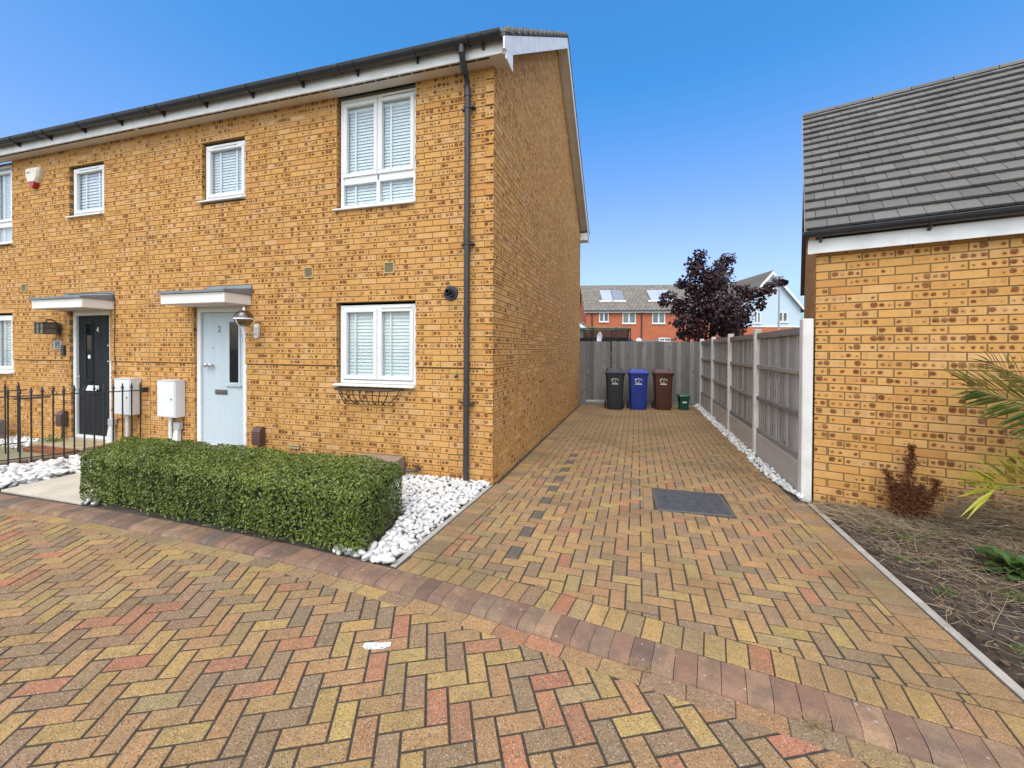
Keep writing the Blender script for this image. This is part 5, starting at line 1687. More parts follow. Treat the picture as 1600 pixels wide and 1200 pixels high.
for a, b_ in ((.03, .10), (.5, .09), (.97, .10), (.97, .5), (.97, .90), (.5, .91), (.03, .90), (.03, .5)):
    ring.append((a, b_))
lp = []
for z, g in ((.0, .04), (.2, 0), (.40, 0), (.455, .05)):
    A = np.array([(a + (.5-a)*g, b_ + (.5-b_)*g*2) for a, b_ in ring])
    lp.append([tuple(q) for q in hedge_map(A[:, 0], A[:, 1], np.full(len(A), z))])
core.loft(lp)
core.build('dark_core', mHCORE, hedge)  # solid core, near-black colour stands in for shade between the leaves
# ------------------------------------------------------------------ the overgrown bed on the right
def soil_z(x, y):
    return .012 + .03*math.sin(x*5+y*3)*math.sin(y*4.3-x) + .035*min(1, max(0, (x-1.9)*1.2)) + .012*math.sin(x*17)*math.sin(y*19)
sv, sf_ = [], []
nx_, ny_ = 60, 80
ca, sa = math.cos(GA), math.sin(GA)
for j in range(ny_ + 1):
    for i in range(nx_ + 1):
        x = 1.755 + 3.4 * i / nx_
        ymax = GY + (x - GX) * math.tan(GA) + .03
        y = 1.75 + (ymax - 1.75) * j / ny_
        sv.append((x, y, soil_z(x, y) if i else -.02))
for j in range(ny_):
    for i in range(nx_):
        a = j*(nx_+1) + i
        sf_.append((a, a+1, a+nx_+2, a+nx_+1))
me = bpy.data.meshes.new('garden_bed')
me.from_pydata(sv, [], sf_)
me.materials.append(mSOIL)
me.polygons.foreach_set('use_smooth', [True]*len(me.polygons))
garden = link('garden_bed', me, kind='structure')
def in_bed(n, dense=None):
    out = []
    while len(out) < n:
        x, y = random.uniform(1.765, 4.4), random.uniform(1.9, 5.1)
        if y < GY + (x - GX)*math.tan(GA) - .02 and (dense is None or random.random() < dense(x, y)):
            out.append((x, y))
    return out
# clods of soil
V_, F_, nb = [], [], 0
clod = [np_of(m_) for m_ in PEB[:6]]
for x, y in in_bed(2600):
    v, f = random.choice(clod)
    s = random.choice((.006, .009, .012, .018)) * random.uniform(.7, 1.2)
    V_.append(v @ eul(random.uniform(0, 6), random.uniform(0, 6), 0).T * s + np.array([x, y, soil_z(x, y) + s*.3])); F_.append(f + nb); nb += len(v)
link('soil_crumbs', np_mesh('soil_crumbs', np.vstack(V_), np.vstack(F_), mSOIL, np.zeros((nb, 3))), garden, kind='stuff')
# dead stalks and dry grass: thin curved blades
mDRY = leaf_mat('dry_stalk', (.46, .36, .23), (.20, .135, .08), (.62, .53, .40), .8, .1, .15)
def stalks(spots, ln, rad, lift, name, parent, mat, seg=4):
    VV, FF, RR, nb = [], [], [], 0
    for x, y, z in spots:
        a = random.uniform(0, 6.283)
        L_ = random.uniform(*ln)
        r = random.uniform(*rad)
        el = random.uniform(*lift)
        cu, cv = random.gauss(0, 1.1), random.gauss(0, .7)
        p = np.array([x, y, z]); pts = [p]
        for k in range(seg):
            a2, e2 = a + cu*k/seg, el + cv*k/seg*.5
            p = p + L_/seg * np.array([math.cos(a2)*math.cos(e2), math.sin(a2)*math.cos(e2), math.sin(e2)])
            p[2] = max(p[2], z - .004)
            pts.append(p)
        rr = [random.random()]*3
        for k, q in enumerate(pts):
            rk = r * (1 - .6*k/seg)
            for w in range(3):
                an = 2.094*w
                VV.append(q + rk*np.array([math.cos(an)*-math.sin(a), math.cos(an)*math.cos(a), math.sin(an)]))
                RR.append([rr[0], random.random() if k == 0 else rr[1], 0])
        for k in range(seg):
            for w in range(3):
                i0, i1 = nb + k*3 + w, nb + k*3 + (w+1) % 3
                FF += [(i0, i1, i1+3), (i0, i1+3, i0+3)]
        nb += 3*(seg+1)
    return link(name, np_mesh(name, np.array(VV), np.array(FF), mat, np.array(RR)), parent, kind='stuff')
wallward = lambda x, y: min(1, .22 + max(0, 1 - (GY + (x-GX)*math.tan(GA) - y)/.9)) * (.35 if y < 3.2 else 1)
sp = [(x, y, soil_z(x, y) + random.uniform(.002, .03)) for x, y in in_bed(5200, wallward)]
stalks(sp, (.06, .30), (.0011, .0026), (-.15, .30), 'dead_stalks', garden, mDRY)
sp = [(x, y, soil_z(x, y) + .005) for x, y in in_bed(2600)]
stalks(sp, (.03, .10), (.0012, .003), (-.1, .25), 'leaf_litter', garden, M('brown_litter', (.16, .095, .05), (.07, .045, .028), 30, .9), 2)
sp = []
for k in range(650):                       # the dry heap piled against the wall by the palm
    x = random.gauss(2.86, .12); y = GY + (x-GX)*math.tan(GA) - abs(random.gauss(.16, .08))
    sp.append((x, y, .04 + abs(random.gauss(0, .16))*max(0, 1 - abs(x-2.86)/.5)))
for k in range(260):
    x = random.uniform(2.85, 3.6); y = GY + (x-GX)*math.tan(GA) - random.uniform(.04, .25)
    sp.append((x, y, random.uniform(.10, .36)))
dh = stalks(sp, (.08, .34), (.0012, .003), (-.4, .5), 'dead_weeds', None, mDRY)
tag(dh, 'tangled heap of dry dead weeds against the garage wall under the palm', 'dead weeds')
dh['kind'] = 'thing'
dl = np.array(in_bed(420)); P = np.column_stack([dl, [soil_z(*q) + random.uniform(.004, .02) for q in dl]])
V, F, rn = leaf_cloud(P, np.tile([0, -.1, 1.], (len(P), 1)), rng.uniform(.018, .045, len(P)), .5, .5)
link('fallen_leaves', np_mesh('fallen_leaves', V, F, leaf_mat('fallen_leaf', (.26, .17, .09), (.12, .07, .035), (.40, .31, .19), .8, .1, .2), rn, False), garden, kind='stuff')
# patchy green ground cover between the stalks
gp = np.array([(x, y) for x, y in in_bed(3600) if math.sin(x*7.3 + 1)*math.sin(y*5.1) + .6*math.sin(x*15 + y*11) > .62 and y < 4.75])
gz = np.array([soil_z(*q) for q in gp])
P = np.column_stack([gp, gz + .006 + rng.random(len(gp))*.022])
V, F, rn = leaf_cloud(P, np.tile([0, -.25, 1.], (len(P), 1)), rng.uniform(.008, .020, len(P)), .25, .55)
link('ground_cover', np_mesh('ground_cover', V, F, leaf_mat('ground_cover_leaf', (.16, .20, .05), (.07, .11, .03), (.34, .28, .12), .55, .25, .3), rn, False), garden, kind='stuff')
# tuft of dried dock: brown seed heads on stalks
mDOCK = leaf_mat('brown_seed', (.20, .075, .032), (.085, .032, .016), (.30, .13, .06), .8, .15, .15)
dk = thing('dried_plant', 'dead rusty brown seed stalk standing against the garage wall', 'dried plant', (2.44, 4.83, .03))
for k, (tx, tz, th) in enumerate(((2.445, .72, 1.0), (2.28, .46, .7), (2.63, .42, .6), (2.37, .34, .8), (2.52, .36, .8))):
    bx, by = 2.44 + (tx-2.44)*.35, 4.825 - .012*k
    ty = 4.85 + (tx-2.44)*-.30 - .03
    pts = [Vector((bx + (tx-bx)*s + .012*math.sin(s*9+k), by + (ty-by)*s, .02 + (tz-.02)*s)) for s in [i/10 for i in range(11)]]
    b = MB(); b.tube(pts, [.006*(1-.6*i/10) for i in range(11)], 5); stm = b.build('stem', mDOCK, dk)
    nP = int(3600*th)
    s = rng.random(nP)*.97 + .03
    base_ = np.array([[q.x, q.y, q.z] for q in pts])
    idx = s*10
    i0 = np.minimum(idx.astype(int), 9)
    c = base_[i0] + (base_[i0+1] - base_[i0])*(idx - i0)[:, None]
    spread = (.030*th**.5*(1.05 - s)**.45 + .006)[:, None]
    lumps = (1 + .5*np.sin(s*26 + k))[:, None]
    off = rng.normal(size=(nP, 3)) * spread * lumps * np.array([1, .7, .6])
    V, F, rn = leaf_cloud(c + off, off + 1e-6, rng.uniform(.008, .020, nP), .2, .6)
    link('seed_head', np_mesh('seed_head', V - org(dk), F, mDOCK, rn, False), dk, kind='stuff')
# palm fronds reaching in from the right
mPALM = leaf_mat('palm_leaf', (.125, .165, .035), (.065, .105, .022), None, .42, .25, .3)
mPALMY = leaf_mat('yellow_palm_leaf', (.40, .39, .03), (.19, .25, .025), None, .4, .3, .4)
mRIB = M('palm_rib', (.16, .17, .05), (.11, .13, .04), 6, .5)
palm = thing('palm', 'palm with green and yellowing fronds reaching in beside the garage', 'palm', (3.75, 4.15, 0))
def leaflet(base, dirv, nrm, ln, w, mat, parent, bend=.25, rnd=None):
    d, nn_ = dirv.normalized(), nrm.normalized()
    sd_ = d.cross(nn_).normalized()
    vs, fs = [], []
    for k in range(6):
        f = k / 5
        c = base + d*ln*f - Vector((0, 0, 1))*ln*bend*f*f
        ww = w * (.35 + 1.1*f if f < .3 else 1.0 - .94*((f-.3)/.7)**1.4) * .5
        up_ = nn_ * ww * .55
        vs += [tuple(c - sd_*ww + up_), tuple(c), tuple(c + sd_*ww + up_)]
    for k in range(5):
        i = k*3
        fs += [(i, i+1, i+4, i+3), (i+1, i+2, i+5, i+4)]
    r = random.random() if rnd is None else rnd
    b = MB(); b.add(vs, fs, (r, r, r))
    me = b.mesh('leaflet', mat, off=org(parent))
    me.polygons.foreach_set('use_smooth', [True]*len(me.polygons))
    return link('leaflet', me, parent)
def frond(pts, n, ln, w, mat, sides, label, t0=.05, up=Vector((0, 0, 1)), fwd=.75, bend=.22):
    pts = [Vector(p) for p in pts]
    b = MB(); b.tube(pts, [.011*(1 - .75*i/(len(pts)-1)) for i in range(len(pts))], 6)
    fr = b.build('frond', mRIB, palm, smooth=True, label=label)
    cum = [0]
    for i in range(len(pts)-1):
        cum.append(cum[-1] + (pts[i+1]-pts[i]).length)
    for k in range(n):
        s = cum[-1] * (t0 + (1-t0)*(k+.5)/n)
        i = max(j for j in range(len(cum)) if cum[j] <= s + 1e-9)
        i = min(i, len(pts)-2)
        p = pts[i].lerp(pts[i+1], (s-cum[i])/(cum[i+1]-cum[i]))
        tg = (pts[i+1]-pts[i]).normalized()
        f = (k+.5)/n
        for sd_, vec, kk in sides:
            v = Vector(vec).normalized()
            dirv = tg*(fwd + .55*f*f) + v*(1.0 - .35*f) + Vector((random.gauss(0, .05), random.gauss(0, .06), random.gauss(0, .04)))
            l_ = ln * kk * (.75 + .5*math.sin(math.pi*min(1, f*.75+.2))) * random.uniform(.92, 1.06) * (1 - .25*f)
            leaflet(p, dirv, up + Vector((0, -.4, 0)), l_, w*random.uniform(.85, 1.1), mat, fr, bend*random.uniform(.6, 1.4))
    dirv = (pts[-1]-pts[-2]).normalized()
    leaflet(pts[-1], dirv + Vector((0, 0, .1)), up, ln*.5, w*.8, mat, fr, .1)
    return fr
frond([(3.75, 4.15, .35), (3.379, 4.437, .893), (3.138, 4.367, 1.067), (2.88, 4.271, 1.183), (2.665, 4.176, 1.245), (2.447, 4.06, 1.307)], 44, .50, .027, mPALM,
      [(1, (-.62, .05, .72), 1.0), (-1, (-.75, -.15, -.28), .70)], 'upper dark green frond', .25, fwd=-.08, bend=.06)
frond([(3.75, 4.15, .35), (3.632, 4.60, 1.0), (3.279, 4.53, 1.25), (3.028, 4.47, 1.37), (2.877, 4.44, 1.44), (2.76, 4.40, 1.50)], 26, .36, .028, mPALM,
      [(1, (.02, -.05, 1), .8), (-1, (-.6, -.1, .05), .9)], 'frond behind with upright leaflets', .40, fwd=.18, bend=.05)
frond([(3.75, 4.15, .30), (3.321, 4.258, .44), (3.0, 4.165, .551), (2.771, 4.097, .588), (2.586, 4.011, .583), (2.475, 3.957, .575)], 34, .42, .034, mPALMY,
      [(1, (-.55, .0, .80), .95)], 'lower yellow green frond', .25, fwd=-.05, bend=.04)
lowf = frond([(3.75, 4.15, .30), (3.30, 4.50, .42), (2.95, 4.48, .50), (2.72, 4.40, .52), (2.55, 4.33, .53)], 18, .24, .016, mPALMY, [(1, (-.2, .05, .75), .8), (-1, (-.3, -.1, -.3), .5)], 'faded small frond by the wall', .35, fwd=.6, bend=.1)
for dv, ln_, w_ in ((Vector((-1, -.25, -.12)), .27, .020), (Vector((-.80, -.25, -.55)), .30, .028), (Vector((-.70, -.30, -.58)), .29, .024)):
    leaflet(Vector((2.52, 3.97, .575)), dv, Vector((0, -.5, 1)), ln_, w_, mPALMY, lowf, .10, .1)
b = MB(); b.lathe([(.13, -.05), (.15, .05), (.13, .20), (.09, .36), (.03, .44)], 3.78, 4.13, 14); b.build('stump', M('palm_fibre', (.16, .11, .07), (.08, .055, .035), 30, .95, .8, 60), palm)
# broad leaved plant at the right edge
mDOCKG = leaf_mat('dock_leaf', (.055, .115, .022), (.024, .062, .014), (.13, .18, .035), .42, .2, .4)
def broad(parent, base, az, el, ln, w, mat, bend=.5, wav=.1):
    vs, fs = [], []
    d = Vector((math.cos(az), math.sin(az), 0))
    sd_ = Vector((-math.sin(az), math.cos(az), 0))
    p = Vector(base)
    n_ = 8
    for k in range(n_ + 1):
        f = k/n_
        e = el - bend*f
        if k:
            p = p + (d*math.cos(e) + Vector((0, 0, 1))*math.sin(e)) * ln/n_
        prof = .10 if f < .12 else max(.04, math.sin(math.pi*min(1, (f-.06)/.94)**1.25))**.62
        ww = w*prof*.5
        up_ = Vector((0, 0, 1))*math.cos(e) - d*math.sin(e)
        for q, hgt in ((-1, .22), (-.5, .06), (0, 0), (.5, .06), (1, .22)):
            r_ = wav*ww*math.sin(k*2.4 + q*3)
            vs.append(tuple(p + sd_*ww*q + up_*(hgt*ww + (r_ if abs(q) == 1 else 0))))
    for k in range(n_):
        for q in range(4):
            i = k*5 + q
            fs.append((i, i+1, i+6, i+5))
    r = random.random()
    b = MB(); b.add(vs, fs, (r, r, r))
    me = b.mesh('leaf', mat, off=org(parent))
    me.polygons.foreach_set('use_smooth', [True]*len(me.polygons))
    return link('leaf', me, parent)
dock = thing('broad_leaved_plant', 'clump of broad glossy dark green dock leaves at the right edge of the bed', 'plant', (2.62, 3.86, .03))
for az, el, ln_, w_ in ((175, .55, .34, .075), (160, .75, .36, .085), (140, .95, .34, .08), (110, 1.1, .36, .085), (190, .35, .30, .07), (205, .6, .28, .075), (80, .9, .30, .075), (60, .9, .30, .07), (95, .75, .30, .07), (230, .5, .26, .07), (30, .8, .30, .08), (0, .7, .30, .08), (130, .5, .30, .07), (300, .6, .3, .08), (265, .45, .28, .07)):
    for q_ in (0, 1):
        broad(dock, (2.64 + random.uniform(-.10, .10), 3.84 + random.uniform(-.09, .09), .02), R(az + 20*q_), el + .15*q_, ln_*random.uniform(.55, .72), w_*random.uniform(.85, 1.05), mDOCKG, .8, .35)
tall = thing('broad_leaved_plant', 'taller dark leaved clump behind the dock at the right edge, near the wall', 'plant', (3.06, 4.12, .03))
for k in range(16):
    broad(tall, (3.06 + random.uniform(-.08, .08), 4.1 + random.uniform(-.08, .08), random.uniform(.0, .10)), random.uniform(0, 6.28), random.uniform(.5, 1.2), random.uniform(.16, .25), random.uniform(.06, .085), mDOCKG, .9)
# small green weeds
mWEED = leaf_mat('weed_leaf', (.13, .19, .04), (.065, .115, .025), None, .5, .3, .3)
WL = ['little green weed by the drive edging near the garage corner', 'pale green weed tuft in the dry stalks below the dead seed stalk', 'feathery green weed in the middle of the dry stalks', 'small weed close to the edging halfway along the bed',
      'flat green weed beside the edging, left of the dock leaves', 'weed just left of the broad dock leaves', 'yellowish weed low in the bed near the edging, towards the road', 'small green sprig under the dry stalk heap', 'leafy weed in front of the dock leaves', 'low weed in the centre of the bed',
      'green weed at the right edge of the photo, below the dock leaves', 'weed at the bottom right of the bed']
for k, (x, y, sz) in enumerate(((2.0, 4.36, .05), (2.14, 4.24, .07), (2.45, 4.46, .09), (1.90, 3.80, .05), (1.92, 3.40, .06), (2.36, 3.92, .06), (1.94, 2.86, .055), (2.30, 4.34, .05), (2.30, 3.45, .08), (2.08, 3.86, .045), (2.26, 2.98, .09), (2.08, 2.52, .07))):
    z = soil_z(x, y)
    t = thing('weed', WL[k], 'weed', (x, y, z), 0, 'small green weeds in the bed')
    m_ = int(60 + 900*sz)
    th = rng.uniform(0, 6.28, m_); rd_ = np.sqrt(rng.random(m_))*sz
    P = np.column_stack([x + rd_*np.cos(th), y + rd_*np.sin(th), z + .004 + rng.random(m_)*sz*.6*(1 - rd_/sz*.6)])
    V, F, rn = leaf_cloud(P, np.tile([0, -.3, 1.], (m_, 1)), rng.uniform(.008, .022, m_), .2, .5)
    link('foliage', np_mesh('foliage', V - org(t), F, mWEED, rn, False), t, kind='stuff')
# weed by the black door step, and dry tufts in the kerb
x, y = -9.05, 4.42
t = thing('weed', 'bright green weed growing at the wall left of the black door', 'weed', (x, y, 0))
P = np.column_stack([x + rng.normal(0, .13, 500), y + rng.normal(0, .05, 500), .01 + np.abs(rng.normal(0, .06, 500))])
V, F, rn = leaf_cloud(P, np.tile([0, -.6, 1.], (500, 1)), rng.uniform(.02, .05, 500), .2, .5)
link('foliage', np_mesh('foliage', V - org(t), F, leaf_mat('bright_weed_leaf', (.10, .22, .035), (.05, .13, .02), None, .5, .3), rn, False), t, kind='stuff')
for (x, y, lab) in ((.03, 2.215, 'small dry straw tuft in the kerb joint, left of the other'), (.745, 2.10, 'larger dry straw tuft in the kerb joint towards the right')):
    y = kerb_y(x) - KW - .012
    o = stalks([(x + random.gauss(0, .025), y + random.gauss(0, .008), -.022) for _ in range(45)], (.03, .09), (.0008, .0017), (.05, .9), 'straw_tuft', None, leaf_mat('straw', (.50, .38, .22), (.36, .25, .13), None, .8, .1, .2))
    tag(o, lab, 'dry grass', 'dry tufts in the kerb')
    o['kind'] = 'thing'
# a fleck of white paint on the road and litter in the bed
b = MB()
pp = [(-1.42, 1.955), (-1.385, 1.942), (-1.34, 1.957), (-1.295, 1.975), (-1.27, 2.005), (-1.285, 2.03), (-1.315, 2.022), (-1.345, 2.008), (-1.39, 1.998), (-1.425, 1.985)]
pa = R(6)
b.prism([(-1.345 + (q[0]+1.345)*.95, q[1]) for q in pp], 2, ROAD_Z + .0022, ROAD_Z + .0034)
pt = NT('worn_white_paint')
pt.bump(pt.noise(150, 3), .4, .004)
mx = pt.n('MixShader'); tr = pt.n('BsdfTransparent')
pt.fin(pt.mix(pt.noise(60, 4), (.72, .73, .72), (.55, .55, .53)), .8)
pt.put(mx.inputs[0], pt.ramp(pt.noise(75, 4), .36, .47))
pt.t.links.new(tr.outputs[0], mx.inputs[1]); pt.t.links.new(pt.b.outputs[0], mx.inputs[2]); pt.t.links.new(mx.outputs[0], pt.t.nodes['Material Output'].inputs[0])
tag(b.build('paint_mark', pt.m), 'worn white paint splash on a road paver', 'paint mark')
b = MB(); b.prism([(2.20, 3.20), (2.26, 3.18), (2.275, 3.205), (2.22, 3.225)], 2, .055, .062)
tag(b.build('litter', M('white_scrap', (.7, .7, .68), (.6, .6, .58), 5, .6)), 'small white scrap of litter lying in the bed', 'litter')

# ------------------------------------------------------------------ beyond the rear fence
VA = -16.51                                 # the view axis: things behind stand roughly square to it
def at(px_, d, z=0.0):
    """Ground point d metres along the view axis, px_ metres to its right."""
    return (CAM_F[0]*d + CAM_R[0]*px_, CAM_F[1]*d + CAM_R[1]*px_, z)
far_brick = NT('far_red_brick')
_b = far_brick.n('TexBrick'); far_brick.put(_b.inputs['Vector'], far_brick.n('TexCoord').outputs['UV'])
def plain_brick(name, c1, c2, mo):
    t = NT(name)
    q = t.n('TexBrick')
    sp_ = t.n('SeparateXYZ'); t.t.links.new(t.n('TexCoord').outputs['Object'], sp_.inputs[0])
    cb = t.n('CombineXYZ'); t.put(cb.inputs[0], t.math('ADD', sp_.outputs[0], sp_.outputs[1])); t.put(cb.inputs[1], sp_.outputs[2])
    t.t.links.new(cb.outputs[0], q.inputs['Vector'])
    q.inputs['Scale'].default_value = 1.0; q.inputs['Brick Width'].default_value = .225; q.inputs['Row Height'].default_value = .075; q.inputs['Mortar Size'].default_value = .007
    q.inputs['Color1'].default_value = (*c1, 1); q.inputs['Color2'].default_value = (*c2, 1); q.inputs['Mortar'].default_value = (*mo, 1)
    return t.fin(t.mix(t.math('MULTIPLY', t.ramp(t.noise(1.1, 4), .4, .7), .3), q.outputs['Color'], tuple(x*.7 for x in c1)), .9, 0, .2)
bpy.data.materials.remove(far_brick.m)
mRED = plain_brick('red_brick', (.52, .135, .055), (.42, .10, .045), (.36, .22, .15))
def far_tile(name, c1, c2, row):
    t = NT(name)
    sp_ = t.n('SeparateXYZ'); t.t.links.new(t.n('TexCoord').outputs['Object'], sp_.inputs[0])
    q = t.n('TexBrick')
    cb = t.n('CombineXYZ'); t.put(cb.inputs[0], sp_.outputs[0]); t.put(cb.inputs[1], t.math('MULTIPLY', sp_.outputs[2], 1.6))
    t.t.links.new(cb.outputs[0], q.inputs['Vector'])
    q.inputs['Scale'].default_value = 1.0; q.inputs['Brick Width'].default_value = .33; q.inputs['Row Height'].default_value = row; q.inputs['Mortar Size'].default_value = .022
    q.inputs['Color1'].default_value = (*c1, 1); q.inputs['Color2'].default_value = (*c2, 1); q.inputs['Mortar'].default_value = (.06, .055, .05, 1)
    return t.fin(q.outputs['Color'], .85, 0, .3)
mFTILE = far_tile('far_roof_tile', (.23, .205, .165), (.165, .15, .125), .34)
k35 = 35/660.42
ter = thing('terrace', 'red brick terrace with grey roof and solar panels beyond the rear fence', 'house', at(6.15, 35), R(-VA + 0) if False else R(16.51 - 4.5))
TLn, TD, EZ, RZt = 11.2, 8.2, 4.86, 7.55
b = MB(); b.box(0, TLn, 0, TD, -.1, EZ - .1); b.prism([(0.02, EZ-.1), (TD/2, RZt-.1), (TD-.02, EZ-.1)], 0, .02, TLn-.02); b.build('wall', mRED, ter)
b = MB(); b.prism([(-.28, EZ-.02), (TD/2, RZt), (TD+.28, EZ-.02), (TD+.28, EZ-.12), (TD/2, RZt-.10), (-.28, EZ-.12)], 0, -.22, TLn+.22); trf = b.build('roof', mFTILE, ter)
b = MB(); b.box(-.2, TLn, -.26, -.2, EZ-.20, EZ-.06); b.build('fascia', mFASCIA, ter)
b = MB(); b.tube([(-.2, -.32, EZ-.05), (TLn, -.32, EZ-.05)], .06, 8); b.build('gutter', mGUT, ter)
for x in (.45, 4.45, 9.2):
    b = MB(); b.tube([(x, -.08, EZ-.1), (x, -.08, 0)], .05, 8); b.build('rainwater_pipe', mGUT, ter)
sl_ = (RZt - EZ + .02)/(TD/2 + .28)
mSOLAR = M('solar_glass', (.36, .40, .46), (.32, .36, .42), 2, .15)
for x, (dy, w) in zip((1.42, 2.40, 5.50, 6.45), ((.0, .92),)*4):
    b = MB()
    ya, yb = 1.15, 2.95
    b.prism([(ya, EZ-.02 + (ya+.28)*sl_ + .05), (yb, EZ-.02 + (yb+.28)*sl_ + .05), (yb, EZ-.02 + (yb+.28)*sl_ + .10), (ya, EZ-.02 + (ya+.28)*sl_ + .10)], 0, x, x+w)
    p_ = b.build('solar_panel', mSOLAR if x not in (2.40,) else M('solar_glass_dark', (.20, .225, .26), (.18, .20, .24), 2, .2), trf)
    b = MB(); b.prism([(ya-.10, EZ-.02 + (ya+.18)*sl_ + .04), (ya, EZ-.02 + (ya+.28)*sl_ + .04), (ya, EZ-.02 + (ya+.28)*sl_ + .09), (ya-.10, EZ-.02 + (ya+.18)*sl_ + .06)], 0, x-.25, x+w+.1); b.build('flashing', mFASCIA, trf)
def far_window(h, x0, x1, z0, z1, y=0.0, curtain=True):
    b = MB(); t_ = .07
    b.box(x0, x1, y-.04, y+.05, z0, z0+t_); b.box(x0, x1, y-.04, y+.05, z1-t_, z1); b.box(x0, x0+t_, y-.0395, y+.05, z0+t_, z1-t_); b.box(x1-t_, x1, y-.0395, y+.05, z0+t_, z1-t_)
    xm = (x0+x1)/2; b.box(xm-.055, xm+.055, y-.039, y+.05, z0+t_, z1-t_)
    w = b.build('window', mUPVC, h)
    for a, c in ((x0+t_, xm-.055), (xm+.055, x1-t_)):
        b = MB(); b.box(a, c, y-.01, y-.004, z0+t_, z1-t_); b.build('pane', M('far_glass', (.16, .20, .21), (.06, .075, .08), 1.3, .12), w)
    b = MB(); b.box(x0-.05, x1+.05, y-.09, y+.0, z0-.06, z0-.002); b.build('sill', mUPVC, w)
for x0, x1, z0 in ((1.02, 1.80, 3.92), (2.92, 3.98, 3.78), (5.30, 6.34, 3.78), (7.72, 8.5, 3.85), (9.6, 10.5, 3.8)):
    far_window(ter, x0, x1, z0, 4.70)
# white gable just showing at the left of the terrace
wh = thing('house', 'white gabled house end just showing past the drive house, left of the red terrace', 'house', at(5.0, 30), R(16.5))
b = MB(); b.box(-5, .05, 0, 6, -.1, 3.2); b.build('wall', M('white_render', (.74, .74, .74), (.68, .68, .68), 2, .8), wh)
b = MB(); b.prism([(-5.6, 3.2), (-2.5, 5.2), (.45, 3.2), (.45, 3.05), (-2.5, 5.05), (-5.6, 3.05)], 1, -.3, 6.3); b.build('roof', mFTILE, wh)
b = MB(); b.prism([(-5.5, 3.06), (-2.5, 5.02), (.36, 3.06), (.36, 2.82), (-2.5, 4.78), (-5.5, 2.82)], 1, -.30, -.24); b.build('barge_board', mFASCIA, wh)
# pale blue gabled house
bl = thing('house', 'pale blue rendered gable house behind the maroon tree and lamp post', 'house', at(20.75, 34), R(16.51))
mBR = M('pale_blue_render', (.50, .60, .70), (.47, .57, .67), 1.5, .85)
hw, ez, az_ = 2.42, 5.22, 8.0
b = MB(); b.prism([(-hw, 3.52), (hw, 3.52), (hw, ez), (0, az_-.1), (-hw, ez)], 1, 0, 7); b.build('wall', mBR, bl)
b = MB(); b.box(-hw-.02, hw+.02, -.03, 7, -.1, 3.5); b.build('brick_base', mRED, bl)
b = MB(); b.box(-hw-.05, hw+.05, -.06, .1, 3.5, 3.58); b.build('drip_band', mFASCIA, bl)
sv_ = (az_-ez)/hw
b = MB(); b.prism([(-hw-.35, ez-.35*sv_+.02), (0, az_+.02), (hw+.35, ez-.35*sv_+.02), (hw+.35, ez-.35*sv_-.1), (0, az_-.1), (-hw-.35, ez-.35*sv_-.1)], 1, -.32, 7.3); b.build('roof', far_tile('far_blue_house_tile', (.17, .155, .12), (.13, .118, .095), .30), bl)
b = MB(); b.prism([(-hw-.3, ez-.3*sv_-.02), (0, az_-.02), (hw+.3, ez-.3*sv_-.02), (hw+.3, ez-.3*sv_-.30), (0, az_-.32), (-hw-.3, ez-.3*sv_-.30)], 1, -.34, -.27); b.build('barge_board', mFASCIA, bl)
for x0, x1 in ((-1.35, -.80), (.60, 1.36)):
    far_window(bl, x0, x1, 3.82 if x0 < 0 else 3.92, 4.72)
# street lamp
lp_ = thing('street_lamp', 'grey street lamp with flat head in front of the pale blue house', 'street lamp', at(17.65, 28), R(16.51))
mGALV = M('galvanised', (.30, .31, .31), (.24, .25, .25), 4, .5, metal=.3)
b = MB(); b.tube([(0, 0, -.1), (0, 0, 1.2), (0, 0, 1.25), (0, 0, 6.35)], [.085, .085, .058, .045], 10); b.build('post', mGALV, lp_, smooth=True)
b = MB(); b.tube([(0, 0, 6.33), (0, -.02, 6.42)], .05, 8); b.loft([[(x, y_*w, 6.43 + z) for y_ in (-1, 1) for z in ((0, .10) if y_ < 0 else (.10, 0))] for x, w in ((-.50, .08), (-.30, .14), (.05, .13), (.24, .08))]); b.build('lantern', mGALV, lp_)
# trampoline with a net
tr = thing('trampoline', 'black netted trampoline with green top pad behind the rear fence', 'trampoline', at(4.0, 18.6), R(16.5))
TR_, zt0 = 1.18, 2.50
mNET = NT('trampoline_net')
_t, _x = mNET.n('BsdfTransparent'), mNET.n('MixShader')
mNET.fin((.012, .012, .013), .8)
_x.inputs[0].default_value = .62
mNET.t.links.new(_t.outputs[0], _x.inputs[1]); mNET.t.links.new(mNET.b.outputs[0], _x.inputs[2]); mNET.t.links.new(_x.outputs[0], mNET.t.nodes['Material Output'].inputs[0])
mNET = mNET.m
np_ = 8
b = MB(); b.loft([[(r*math.cos(2*math.pi*(k+.3)/np_), r*math.sin(2*math.pi*(k+.3)/np_), z) for k in range(np_)] for r, z in ((TR_*.88, .8), (TR_*.90, 1.5), (TR_, zt0))], cap=False); b.build('net', mNET, tr)
b = MB()
ringp = [(TR_*math.cos(2*math.pi*(k+.3)/np_), TR_*math.sin(2*math.pi*(k+.3)/np_), zt0 + (.02 if k % 2 else .0)) for k in range(np_+1)]
b.tube(ringp, .035, 6); b.build('top_pad', M('olive_pad', (.16, .19, .10), (.12, .145, .075), 4, .7), tr)
for k in range(np_):
    a = 2*math.pi*(k+.3)/np_
    b = MB(); b.tube([(TR_*1.02*math.cos(a), TR_*1.02*math.sin(a), -.05), (TR_*1.02*math.cos(a), TR_*1.02*math.sin(a), zt0+.03)], .024, 6); b.build('pole', mIRON, tr)
